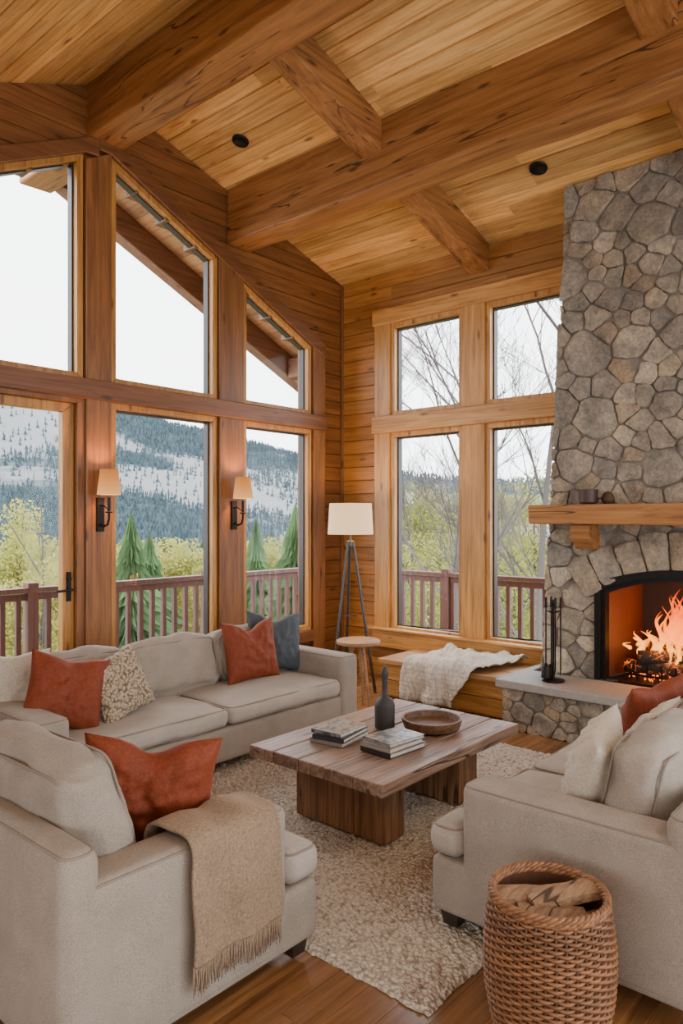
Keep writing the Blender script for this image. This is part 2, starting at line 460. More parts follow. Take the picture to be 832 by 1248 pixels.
wn=[0]
def window(inner,mp,w,matz,kind='window',d0=-.10,d1=.025):
    wn[0]+=1
    (a0,b0),(a1,b1),(a2,b2),(a3,b3)=inner
    cx=(a0+a1)/2
    par=empty('%s_%d'%(kind,wn[0]),mp(cx,b0,0))
    sg=1 if a1>a0 else -1
    sl=(b2-b3)/(a2-a3); ww=w
    O=[(a0-ww*sg,b0-ww),(a1+ww*sg,b1-ww),(a2+ww*sg,b2+ww+sl*ww*sg),(a3-ww*sg,b3+ww-sl*ww*sg)]
    m=MB()
    for i in range(4):
        j=(i+1)%4
        m.prism([O[i],O[j],inner[j],inner[i]],mp,d0,d1)
    m.build('frame',matz,par,bevel=.004)
    m=MB(); g=.014; I2=[(a0+g*sg,b0+g),(a1-g*sg,b1-g),(a2-g*sg,b2-g-sl*g*sg),(a3+g*sg,b3-g+sl*g*sg)]
    for i in range(4):
        j=(i+1)%4
        m.prism([inner[i],inner[j],I2[j],I2[i]],mp,-.09,-.03)
    m.build('glazing_bead',feet_m,par)
    m=MB(); m.prism(inner,mp,-.062,-.056); m.build('glass_pane',glass,par)
    return par
window([(3.12,.52),(4.08,.52),(4.08,2.46),(3.12,2.46)],mpL,.05,goldL)
window([(3.12,2.70),(4.08,2.70),(4.08,top2(4.08)),(3.12,top2(3.12))],mpL,.05,goldL)
window([(4.476,.52),(5.30,.52),(5.30,2.46),(4.476,2.46)],mpL,.05,goldL)
window([(4.476,2.70),(5.30,2.70),(5.30,top2(5.30)),(4.476,top2(4.476))],mpL,.05,goldL)
window([(1.55,2.70),(2.79,2.70),(2.79,top1(2.79)),(1.55,top1(1.55))],mpL,.05,goldL)
for (a,b) in ((3.61,4.36),(2.56,3.28)):
    window([(a,.52),(b,.52),(b,2.42),(a,2.42)],mpR,.05,goldZ)
    window([(a,2.68),(b,2.68),(b,3.52),(a,3.52)],mpR,.05,goldZ)
tb=MB()
for (a,b) in ((3.325,3.565),(4.405,4.60)):
    tb.prism([(a,.30),(b,.30),(b,3.70),(a,3.70)],mpR,-.12,.05)
tb.build('trim_3',goldZ,bevel=.008)
tb=MB()
for (z0,z1,d) in ((2.465,2.635,.075),(3.565,3.72,.06),(.30,.475,.065)):
    tb.prism([(2.40,z0),(4.62,z0),(4.62,z1),(2.40,z1)],mpR,-.12,d)
tb.prism([(2.45,.475),(4.66,.475),(4.66,.50),(2.45,.50)],mpR,-.1,.11)
tb.build('trim_4',goldY,bevel=.006)
tb=MB(); tb.box(U-.03,U,V-.03,V,0,4.08); tb.build('trim_5',brnZ,bevel=.004)
tb=MB(); tb.box(3.06,U,V-.02,V,0,.14); tb.build('baseboard_left',brnX,bevel=.004)
tb=MB(); tb.box(U-.02,U,4.02,V-.03,0,.14); tb.build('baseboard_right',goldY,bevel=.004)

# door
dr=empty('door_1',(2.2,V,0))
m=MB()
def fr(a0,a1,b0,b1,inner,d0,d1,mbx):
    O=[(a0,b0),(a1,b0),(a1,b1),(a0,b1)]
    for i in range(4):
        j=(i+1)%4; mbx.prism([O[i],O[j],inner[j],inner[i]],mpL,d0,d1)
I=[(1.68,.22),(2.70,.22),(2.70,2.40),(1.68,2.40)]
fr(1.55,2.79,.02,2.47,I,-.09,-.02,m); m.build('door_leaf',goldL,dr,bevel=.006)
m=MB(); fr(1.50,2.85,0.0,2.51,[(1.55,.02),(2.79,.02),(2.79,2.47),(1.55,2.47)],-.12,.03,m); m.build('door_jamb',brnZ,dr,bevel=.004)
m=MB(); m.prism(I,mpL,-.06,-.054); m.build('glass_pane',glass,dr)
m=MB()
m.box(2.727,2.763,V+.010,V+.022,.98,1.20,.5)
m.tube([(2.745,V+.01,1.07),(2.745,V-.045,1.07),(2.735,V-.05,1.07),(2.62,V-.05,1.065)],.010,8)
m.tube([(2.745,V+.01,1.15),(2.745,V-.01,1.15)],.014,10)
m.build('door_handle',black,dr,smooth=True,auto=40)

# ------------------------------------------------------------------ exterior roof overhang
def zb(u): return 4.29-.45*(u-3.75)
mb=MB(); u=3.17
while u<6.35:
    u1=min(u+.13,6.4)
    mb.add([(u,5.24,zb(u)+.27),(u1,5.24,zb(u1)+.275),(u1,6.3,zb(u1)+.275),(u,6.3,zb(u)+.27),
            (u,5.24,zb(u)+.31),(u1,5.24,zb(u1)+.31),(u1,6.3,zb(u1)+.31),(u,6.3,zb(u)+.31)],
           [(0,3,2,1),(4,5,6,7),(0,1,5,4),(1,2,6,5),(2,3,7,6),(3,0,4,7)],R())
    u+=.13
mb.build('roof_soffit',wood('soffit_wood','Y',(.30,.14,.055),(.45,.23,.09),(.54,.31,.14),.6,.4))
mb=MB()
for (a,b,v0,v1) in ((3.1,6.45,6.05,6.2),):
    mb.add([(a,v0,zb(a)),(b,v0,zb(b)),(b,v1,zb(b)),(a,v1,zb(a)),(a,v0,zb(a)+.27),(b,v0,zb(b)+.27),(b,v1,zb(b)+.27),(a,v1,zb(a)+.27)],
       [(0,3,2,1),(4,5,6,7),(0,1,5,4),(1,2,6,5),(2,3,7,6),(3,0,4,7)],.5)
mb.box(6.0,6.16,5.24,6.06,zb(6.1)+.02,zb(6.1)+.25)
mb.build('roof_barge_rafter',wood('barge_wood','X',(.12,.05,.024),(.19,.085,.04),(.25,.12,.06),.6,.2),bevel=.01)

# ------------------------------------------------------------------ deck
mb=MB(); v=5.26
while v<6.75: mb.box(-3,7.45,v,v+.135,-.08,-.051); v+=.14
x=6.05
while x<7.4: mb.box(x,x+.135,-3,5.255,-.08,-.051); x+=.14
mb.build('deck',wood('deck_boards','X',(.10,.065,.05),(.14,.095,.075),(.17,.12,.095),.7,.3,1,.2,False))
mb=MB()
def rail(p0,p1):
    p0=Vector(p0);p1=Vector(p1);L=(p1-p0).length;d=(p1-p0)/L;nn=Vector((-d.y,d.x))
    def bx(s0,s1,w,z0,z1):
        c=[p0+d*s0-nn*w,p0+d*s1-nn*w,p0+d*s1+nn*w,p0+d*s0+nn*w]
        mb.add([(q.x,q.y,z0) for q in c]+[(q.x,q.y,z1) for q in c],[(0,3,2,1),(4,5,6,7),(0,1,5,4),(1,2,6,5),(2,3,7,6),(3,0,4,7)],R())
    bx(0,L,.055,.91,.955); bx(0,L,.025,.84,.90); bx(0,L,.025,.05,.11)
    s=.1
    while s<L: bx(s,s+.045,.022,.1,.85); s+=.145
    s=0
    while s<=L+.01: bx(s-.05,s+.05,.05,-.05,1.0); s+=L/max(1,round(L/1.9))
rail((-3,6.62),(7.32,6.62)); rail((7.32,6.62),(7.32,-3))
mb.build('deck_railing',extwood)

# ------------------------------------------------------------------ sconces
shade_mat,nt,b,o=nodes('lamp_shade_warm')
b.inputs['Base Color'].default_value=(.16,.075,.028,1); b.inputs['Roughness'].default_value=1
b.inputs['Specular IOR Level'].default_value=.1
tc=nt.nodes.new('ShaderNodeTexCoord'); sx=nt.nodes.new('ShaderNodeSeparateXYZ'); nt.links.new(tc.outputs['Object'],sx.inputs[0])
mr=nt.nodes.new('ShaderNodeMapRange'); mr.inputs[1].default_value=1.97; mr.inputs[2].default_value=1.78; nt.links.new(sx.outputs[2],mr.inputs[0])
r=ramp(nt,[(0,(1,.31,.055)),(.6,(1,.38,.09)),(1,(1,.48,.15))]); nt.links.new(mr.outputs[0],r.inputs[0]); nt.links.new(r.outputs[0],b.inputs['Emission Color'])
nt.links.new(math_n(nt,'ADD',math_n(nt,'MULTIPLY',mr.outputs[0],.55),.62),b.inputs['Emission Strength'])
shade_mat2,nt,b,o=nodes('lamp_shade_linen')
b.inputs['Base Color'].default_value=(.50,.40,.28,1); b.inputs['Roughness'].default_value=.9
tc=nt.nodes.new('ShaderNodeTexCoord'); nn_=noise_n(nt,tc.outputs['Object'],250,2); bump(nt,b,nn_,.2,.002)
b.inputs['Emission Color'].default_value=(1,.60,.28,1); b.inputs['Emission Strength'].default_value=1.2
bulb=plain('bulb_glow',(1,.9,.7),.4,0,(1,.75,.4),12)
def point(name,loc,power,col,size=.04,parent=None):
    l=bpy.data.lights.new(name,'POINT'); l.energy=power; l.color=col; l.shadow_soft_size=size
    o=bpy.data.objects.new(name,l); o.location=loc; COL.objects.link(o)
    if parent:
        o.parent=parent; o.matrix_parent_inverse=Matrix.Translation(parent.location).inverted()
    return o
for i,u in enumerate((2.96,4.29)):
    par=empty('wall_sconce'+('' if i==0 else '.001'),(u,V-.055,1.6))
    y=V-.055; c=(u,y-.13)
    m=MB(); m.box(u-.03,u+.03,y-.018,y,1.50,1.76); 
    m.tube([(u,y-.01,1.56),(u,y-.06,1.54),(u,y-.11,1.555),(u,y-.13,1.60),(u,y-.13,1.70)],.009,8)
    m.tube([(u,y-.01,1.70),(u,y-.06,1.70),(u,y-.13,1.66)],.007,8)
    m.lathe([(.001,0),(.026,.002),(.028,.012),(.012,.016),(.012,.12)],(c[0],c[1],1.64),16)
    m.build('bracket',black,par,smooth=True,auto=35)
    m=MB(); m.lathe([(.088,0),(.066,.19),(.063,.19),(.085,0)],(c[0],c[1],1.78),32); m.build('shade',shade_mat,par,smooth=True,auto=60)
    m=MB(); m.lathe([(.001,0),(.015,.01),(.018,.05),(.001,.08)],(c[0],c[1],1.80),12); m.build('bulb',bulb,par,smooth=True)
    point('sconce_light',(c[0],c[1],1.90),24,(1,.52,.22),.03,par)

# ------------------------------------------------------------------ stone chimney
def clip(poly,n,c):
    out=[]
    for i in range(len(poly)):
        a=poly[i];b=poly[(i+1)%len(poly)]
        da=n[0]*a[0]+n[1]*a[1]-c; db=n[0]*b[0]+n[1]*b[1]-c
        if da<=0: out.append(a)
        if (da<0)!=(db<0) and abs(da-db)>1e-12:
            t=da/(da-db); out.append((a[0]+(b[0]-a[0])*t,a[1]+(b[1]-a[1])*t))
    return out
def area(p): return abs(sum(p[i][0]*p[(i+1)%len(p)][1]-p[(i+1)%len(p)][0]*p[i][1] for i in range(len(p))))/2
def stone(mb,poly,mp,depth,var):
    q=[]
    for i in range(len(poly)):
        a=poly[i]
        if not q or math.hypot(a[0]-q[-1][0],a[1]-q[-1][1])>.02: q.append(a)
    if len(q)>=3: poly=q
    q=[]
    for i in range(len(poly)):
        a=poly[i];b=poly[(i+1)%len(poly)]; L=math.hypot(b[0]-a[0],b[1]-a[1]); k=min(.25,.014/max(L,1e-4))
        q.append((a[0]*(1-k)+b[0]*k,a[1]*(1-k)+b[1]*k)); q.append((a[0]*k+b[0]*(1-k),a[1]*k+b[1]*(1-k)))
    poly=q
    P=[]
    for i in range(len(poly)):
        a=Vector(poly[i]);b=Vector(poly[(i+1)%len(poly)]); n=max(1,int((b-a).length/.018))
        for k in range(n): P.append(a.lerp(b,k/n))
    cx=sum((p for p in P),Vector((0,0)))/len(P); sd=R()*50
    P=[p+(p-cx).normalized()*(noise.noise(Vector((p.x*10,p.y*10,sd)))*.012+noise.noise(Vector((p.x*30,p.y*30,sd)))*.008) for p in P]
    rings=[(1,-.03),(1.0,depth*.66),(.985,depth*.9),(.955,depth*.98),(.85,depth),(.6,depth),(.3,depth)]
    tx,ty=rr(-.13,.13),rr(-.13,.13)
    vs=[];n=len(P)
    for sc,d in rings:
        for p in P:
            q=cx+(p-cx)*sc
            dd=d+(noise.noise(Vector((q.x*5,q.y*5,sd)))*.010+noise.noise(Vector((q.x*18,q.y*18,sd)))*.009+(q.x-cx.x)*tx+(q.y-cx.y)*ty if d>0 else 0)
            vs.append(mp(q.x,q.y,dd))
    vs.append(mp(cx.x,cx.y,depth))
    fs=[]
    for r in range(len(rings)-1):
        for k in range(n):
            k2=(k+1)%n; fs.append((r*n+k,r*n+k2,(r+1)*n+k2,(r+1)*n+k))
    o=(len(rings)-1)*n
    for k in range(n): fs.append((o+k,o+(k+1)%n,len(vs)-1))
    mb.add(vs,fs,var)
def voronoi_stones(mb,a0,a1,b0,b1,bounds,mp,size,gap=.014,skip=None,extra=None,depth=.05,aniso=1.0):
    pts=[];tries=0
    while tries<14000:
        tries+=1
        p=(rr(a0,a1),rr(b0,b1)); 
        rad=size*random.choice((.5,.65,.85,1.0,1.2,1.45)) if tries<9000 else size*.45
        ok=True
        for q in pts:
            dx=(p[0]-q[0])/aniso; dy=(p[1]-q[1])
            if dx*dx+dy*dy<(.5*(rad+q[2]))**2: ok=False;break
        if ok: pts.append((p[0],p[1],rad))
    for i,p in enumerate(pts):
        if skip and skip(p): continue
        poly=[(a0-.5,b0-.5),(a1+.5,b0-.5),(a1+.5,b1+.5),(a0-.5,b1+.5)]
        for j,q in enumerate(pts):
            if i==j: continue
            dx,dy=(q[0]-p[0])/aniso**2,(q[1]-p[1]); L2=math.hypot(q[0]-p[0],q[1]-p[1])
            if L2>1.2: continue
            L=math.hypot(dx,dy); n=(dx/L,dy/L)
            f=.5+(p[2]-q[2])*.22/L2
            mx_,my_=p[0]+(q[0]-p[0])*f,p[1]+(q[1]-p[1])*f
            c=n[0]*mx_+n[1]*my_-gap/2
            poly=clip(poly,n,c)
            if len(poly)<3: break
        for (n,c) in bounds: poly=clip(poly,n,c) if len(poly)>=3 else poly
        if extra:
            for (n,c) in extra(p): poly=clip(poly,n,c) if len(poly)>=3 else poly
        if len(poly)<3 or area(poly)<.0012: continue
        stone(mb,poly,mp,depth*rr(.65,1.3),R())
UC=5.46
def vedge(z): return 2.60-(z-.375)/3.85*.21
fp=empty('stone_fireplace',(UC,1.55,0))
mpC=lambda a,b,d:(UC-d,a,b)
mb=MB(); UF=UC-.013
ze=lambda z:vedge(z)-.015
mpx=lambda a,b,d:(d,a,b)
mb.prism([(2.13,0),(ze(0),0),(ze(1.22),1.22),(2.13,1.22)],mpx,UF,U-.002,.5)
mb.prism([(.45,0),(.9,0),(.9,1.22),(.45,1.22)],mpx,UF,U-.002,.5)
mb.prism([(.45,1.22),(ze(1.22),1.22),(ze(4.095),4.095),(.45,4.095)],mpx,UF,U-.002,.5)
mb.prism([(.45,4.095),(ze(4.095),4.095),(ze(4.2),4.2),(.45,4.2)],mpx,UF,UC+.05,.5)
mb.build('chimney_core',mortar,fp)
mb=MB()
dvz=(vedge(4.225)-vedge(.375))/3.85; nl=math.hypot(1,dvz); nL=(1/nl,-dvz/nl); cL=nL[0]*vedge(.375)+nL[1]*.375
def ex(p):
    o=[]
    if p[1]<1.22:
        if p[0]>1.5: o.append(((-1,0),-2.15))
        else: o.append(((1,0),.88))
    elif .75<p[0]<2.2: o.append(((0,-1),-1.24))
    return o
voronoi_stones(mb,.45,2.75,.30,4.35,[(nL,cL),((-1,0),-.45),((0,1),ceilz(UC)-.01),((0,-1),-.37)],mpC,.20,.008,
   skip=lambda p:(.95<p[0]<2.07 and p[1]<1.15),extra=ex,depth=.036,aniso=1.12)
mb.build('chimney_stones',stone_m,fp,smooth=True,auto=50)
mb=MB()
voronoi_stones(mb,UC,U,.35,4.2,[((-1,0),-UC),((1,0),U-.01),((0,1),4.08),((0,-1),-.37)],lambda a,b,d:(a,vedge(b)-.02+d*.6,b),.19,.009,depth=.034)
mb.build('chimney_side_stones',stone_m,fp,smooth=True,auto=50)
mb=MB()
cxx,cz,Ra=1.515,.10,1.13
n=9
angs=[math.radians(52+76*i/n) for i in range(n+1)]
for i in range(n):
    g=.004
    a0,a1=angs[i]+g,angs[i+1]-g
    r0,r1=Ra,Ra+.27+rr(-.03,.03)
    poly=[(cxx+r0*math.cos(a0),cz+r0*math.sin(a0)),(cxx+r1*math.cos(a0),cz+r1*math.sin(a0)),(cxx+r1*math.cos((a0+a1)/2),cz+r1*math.sin((a0+a1)/2)+.01),
          (cxx+r1*math.cos(a1),cz+r1*math.sin(a1)),(cxx+r0*math.cos(a1),cz+r0*math.sin(a1))]
    stone(mb,poly,mpC,.070,rr(.3,.75))
mb.build('arch_stones',stone_m,fp,smooth=True,auto=50)
m=MB()
def archpts(w,top,zb_,n=16,rise=.12):
    pts=[(cxx-w,zb_)]
    for i in range(n+1):
        t=-1+2*i/n; pts.append((cxx+w*t,top-rise*t*t))
    pts.append((cxx+w,zb_)); return pts
o_=archpts(.63,1.235,.385); i_=archpts(.585,1.185,.385)
for i in range(len(o_)-1):
    m.prism([o_[i],o_[i+1],i_[i+1],i_[i]],mpC,-.03,.075,.5)
i2=archpts(.555,1.155,.385)
for i in range(len(o_)-1):
    m.prism([i_[i],i_[i+1],i2[i+1],i2[i]],mpC,-.03,.05,.5)
m.build('iron_surround',black,fp)
m=MB()
x0,x1=UC,6.02; a0,a1=.93,2.10
m.add([(x1,a0+.1,.385),(x1,a1-.1,.385),(x1,a1-.1,1.25),(x1,a0+.1,1.25)],[(0,1,2,3)])
m.add([(x0,a1,.385),(x1,a1-.1,.385),(x1,a1-.1,1.25),(x0,a1,1.25)],[(0,1,2,3)],.5,1)
m.add([(x0,a0,.385),(x1,a0+.1,.385),(x1,a0+.1,1.25),(x0,a0,1.25)],[(0,1,2,3)],.5,1)
m.add([(x0,a0,.384),(x0,a1,.384),(x1,a1,.384),(x1,a0,.384)],[(0,1,2,3)])
m.add([(x0,a0,1.25),(x0,a1,1.25),(x1,a1,1.25),(x1,a0,1.25)],[(0,1,2,3)])
m.build('firebox_lining',[brick_m,plain('firebox_firelit_steel',(.10,.030,.012),.5)],fp)  # side panels carry the orange firelight glow in their colour
def logmat():
    m,nt,b,o=nodes('charred_glowing_log'); tc=nt.nodes.new('ShaderNodeTexCoord')
    vo=nt.nodes.new('ShaderNodeTexVoronoi'); vo.feature='DISTANCE_TO_EDGE'; vo.inputs['Scale'].default_value=28; nt.links.new(tc.outputs['Object'],vo.inputs['Vector'])
    n1=noise_n(nt,tc.outputs['Object'],9,4,.7)
    r=ramp(nt,[(.3,(.010,.007,.006)),(.55,(.05,.028,.017)),(.75,(.14,.085,.055))]); nt.links.new(n1,r.inputs[0]); nt.links.new(r.outputs[0],b.inputs['Base Color'])
    e=ramp(nt,[(0,(1,1,1)),(.04,(.3,.3,.3)),(.09,(0,0,0))]); nt.links.new(vo.outputs['Distance'],e.inputs[0])
    g=ramp(nt,[(.50,(0,0,0)),(.66,(1,1,1))]); nt.links.new(n1,g.inputs[0])
    b.inputs['Emission Color'].default_value=(1,.15,.012,1)
    nt.links.new(math_n(nt,'MULTIPLY',math_n(nt,'MULTIPLY',e.outputs[0],g.outputs[0]),4),b.inputs['Emission Strength'])
    b.inputs['Roughness'].default_value=.9; bump(nt,b,vo.outputs['Distance'],.8,.01); return m
fire=empty('log_fire',(5.72,1.52,.385))
m=MB()
def log(a,b,r):
    a=Vector(a);b=Vector(b);n=14
    m.tube([a.lerp(b,i/n)+noise.noise_vector(Vector((i*.5,r*90,a.x)))*.008 for i in range(n+1)],[r*(1+.1*noise.noise(Vector((i*.7,r*50,2)))) for i in range(n+1)],12,R())
log((5.60,1.12,.49),(5.62,1.99,.48),.052); log((5.80,1.1,.50),(5.78,1.94,.49),.06)
log((5.56,1.88,.56),(5.84,1.25,.59),.05); log((5.60,1.25,.58),(5.80,1.88,.62),.05); log((5.64,1.2,.66),(5.68,1.72,.645),.042)
m.build('logs',logmat(),fire,smooth=True)
m=MB()
for vv in [1.1+.1*i for i in range(9)]:
    m.tube([(5.52,vv,.52),(5.53,vv,.43),(5.86,vv,.43)],.008,6)
for uu in (5.55,5.84): m.tube([(uu,1.08,.425),(uu,1.93,.425)],.009,6)
for uu in (5.55,5.84):
    for vv in (1.15,1.88): m.tube([(uu,vv,.386),(uu,vv,.425)],.009,6)
m.build('grate',black,fire)
fm,nt,b,o=nodes('flame')
nt.nodes.remove(b); em=nt.nodes.new('ShaderNodeEmission')
tc=nt.nodes.new('ShaderNodeTexCoord'); sx=nt.nodes.new('ShaderNodeSeparateXYZ'); nt.links.new(tc.outputs['Object'],sx.inputs[0])
mr=nt.nodes.new('ShaderNodeMapRange'); mr.inputs[1].default_value=.52; mr.inputs[2].default_value=1.05
nt.links.new(sx.outputs[2],mr.inputs[0])
nf=noise_n(nt,tc.outputs['Object'],16,3)
ff=math_n(nt,'ADD',mr.outputs[0],math_n(nt,'MULTIPLY',math_n(nt,'SUBTRACT',nf,.5),.8))
r=ramp(nt,[(0,(1,.42,.05)),(.3,(1,.25,.017)),(.65,(.85,.10,.005)),(1,(.4,.022,.001))]); nt.links.new(ff,r.inputs[0]); nt.links.new(r.outputs[0],em.inputs[0]); em.inputs[1].default_value=3.8
lw=nt.nodes.new('ShaderNodeLayerWeight'); lw.inputs[0].default_value=.45
trn=nt.nodes.new('ShaderNodeBsdfTransparent'); mx=nt.nodes.new('ShaderNodeMixShader')
nt.links.new(math_n(nt,'ADD',math_n(nt,'MULTIPLY',lw.outputs['Facing'],.9),.30),mx.inputs[0]); nt.links.new(em.outputs[0],mx.inputs[1]); nt.links.new(trn.outputs[0],mx.inputs[2]); nt.links.new(mx.outputs[0],o.inputs[0])
m=MB()
for i in range(74):
    u=rr(5.60,5.84); v=1.60+random.gauss(0,.15); hh=rr(.12,.42)*max(.25,1.2-abs(v-1.62)*2.2); r0=rr(.020,.044); n=16; ph=R()*6
    z0=rr(.52,.62)
    m.tube([(u+.018*math.sin(ph+t*5),v+.05*math.sin(ph*2+t*6)*t,z0+hh*t) for t in [j/n for j in range(n+1)]],
           [max(.001,r0*(math.sin(min(1,t*1.8+.18)*math.pi*.5))*(1-t)**.85*(1+.25*math.sin(ph*3+t*9))) for t in [j/n for j in range(n+1)]],10)
for i in range(16):
    u=rr(5.66,5.80); v=rr(1.2,1.9); hh=rr(.05,.12); r0=rr(.010,.018); n=8; ph=R()*6; z0=rr(.46,.58)
    m.tube([(u+.01*math.sin(ph+t*5),v+.02*math.sin(ph*2+t*6)*t,z0+hh*t) for t in [j/n for j in range(n+1)]],
           [max(.001,r0*(math.sin(min(1,t*1.8+.18)*math.pi*.5))*(1-t)**.8) for t in [j/n for j in range(n+1)]],8)
m.build('flames',fm,fire,smooth=True)
m=MB()
emb=plain('embers',(.1,.03,.01),.9,0,(1,.16,.012),2.4)
for i in range(200):
    c=Vector((rr(5.56,5.86),rr(1.12,1.96),.387+R()*.04)); s_=rr(.005,.012); a=R()*3
    d1=Vector((math.cos(a),math.sin(a),rr(-.3,.3)))*s_; d2=Vector((-math.sin(a),math.cos(a),0))*s_*rr(.6,1.2); d3=Vector((0,0,s_*1.2))
    m.add([c-d1,c-d2,c+d1,c+d2,c+d3,c-d3],[(0,1,4),(1,2,4),(2,3,4),(3,0,4),(1,0,5),(2,1,5),(3,2,5),(0,3,5)])
m.build('embers',emb,fire)
point('fire_light',(5.66,1.62,.76),55,(1,.32,.06),.10,fire)

mt=empty('mantel_shelf',(5.3,1.5,1.6))
mb=MB(); n=50; vs=[];fs=[]
for i in range(n+1):
    v=.5+(2.56-.5)*i/n; j=lambda k:noise.noise(Vector((k*5.1,v*2.5,4)))*.008
    vs+=[(5.13+j(1),v,1.555+j(2)),(5.44,v,1.555),(5.44,v,1.705),(5.12+j(3),v,1.705+j(4)*.5)]
for i in range(n):
    for k_ in range(4):
        k2=(k_+1)%4; fs.append((i*4+k_,i*4+k2,(i+1)*4+k2,(i+1)*4+k_))
fs+= [(0,1,2,3),tuple(n*4+q for q in (3,2,1,0))]
mb.add(vs,fs,.4); mb.build('shelf',mantelY,mt,bevel=.012)
mb=MB()
for vv in (2.12,.86):
    mb.prism([(5.22,1.553),(5.44,1.553),(5.44,1.37),(5.33,1.37),(5.24,1.45),(5.22,1.50)],lambda a,b,d:(a,d,b),vv,vv+.15,.2)
mb.build('corbels',mantelY,mt,bevel=.008)
m=MB(); m.lathe([(.001,0),(.056,0),(.066,.01),(.068,.105),(.062,.105),(.058,.012),(.001,.01)],(5.24,2.13,1.710),24)
m.build('stoneware_cup',plain('cup_brown',(.055,.026,.018),.5),smooth=True,auto=40)
m=MB(); m.lathe([(.001,0),(.03,.002),(.045,.02),(.048,.045),(.035,.075),(.015,.09),(.001,.095)],(5.33,2.02,1.709),16); m.build('pine_cone_ornament',plain('ornament_brown',(.09,.045,.025),.7),smooth=True)

he=empty('raised_hearth',(5.2,1.6,0))
mb=MB(); mb.box(4.98,UC-.014,.45,2.685,0,.315,.5); mb.box(UC-.014,U-.07,2.62,2.685,0,.315,.5); mb.build('hearth_core',mortar,he)
mb=MB(); mb.box(4.93,UC-.056,.40,2.735,.316,.378,.5); mb.box(UC-.056,U-.07,2.66,2.735,.316,.378,.5); mb.build('hearth_slab',slab_m,he,bevel=.008)
mb=MB(); voronoi_stones(mb,.45,2.68,0,.31,[((1,0),2.69),((-1,0),-.45),((0,1),.312),((0,-1),-.004)],lambda a,b,d:(4.99-d*.9,a,b),.14,.009,depth=.032,aniso=1.2)
mb.build('hearth_stones',stone_m,he,smooth=True,auto=50)
mb=MB(); voronoi_stones(mb,5.0,5.8,0,.31,[((1,0),5.78),((-1,0),-5.0),((0,1),.312),((0,-1),-.004)],lambda a,b,d:(a,2.68+d*.3,b),.14,.009,depth=.03,aniso=1.2)
mb.build('hearth_side_stones',stone_m,he,smooth=True,auto=50)

ft=empty('fireplace_tool_set',(5.14,2.36,.378)); c=Vector((5.14,2.36))
m=MB()
m.lathe([(.001,0),(.085,0),(.085,.012),(.07,.018),(.012,.024),(.009,.05),(.009,.56),(.014,.57),(.018,.59),(.012,.61),(.001,.615)],(c.x,c.y,.379),20)
m.tube([(c.x+.035*math.cos(a),c.y+.035*math.sin(a),.90) for a in [k*math.pi/6 for k in range(12)]],.005,6,closed=True)
for k_ in range(4):
    a=k_*math.pi/2+.7; x,y=c.x+.055*math.cos(a),c.y+.055*math.sin(a)
    m.tube([(c.x,c.y,.90),(x,y,.905),(x,y,.93)],.004,6)
    m.tube([(x,y,.95),(x,y,.47)],.0055,6); m.tube([(x,y,.93),(x,y,1.01)],[.011,.008],8)
    if k_==0: m.rbox(x-.035,x+.035,y-.006,y+.006,.40,.50,.005)
    if k_==1: m.lathe([(.008,.11),(.03,.08),(.036,0),(.001,0)],(x,y,.405),12)
    if k_==2: m.tube([(x,y,.47),(x,y+.01,.43),(x,y+.03,.42),(x,y+.04,.45)],.005,6)
    if k_==3: m.tube([(x,y,.47),(x-.01,y,.42)],[.006,.002],6)
m.build('stand_and_tools',black,ft,smooth=True,auto=40)

# ------------------------------------------------------------------ bench
be=empty('window_bench',(5.5,3.4,0))
m=MB(); m.box(5.19,U-.07,2.75,3.98,0,.30,.5); 
for i in range(2): m.box(5.165,5.19,2.75,3.98,.012+.145*i,.150+.145*i)
m.build('bench_body',goldY,be,bevel=.004)
m=MB(); 
for i in range(3): m.box(5.12+.222*i,5.12+.222*(i+1)-.004,2.742,4.02,.301,.345)
m.build('bench_top',wood('bench_top_wood','Y',(.24,.12,.045),(.39,.205,.08),(.50,.29,.13),.4,.25),be,bevel=.005)

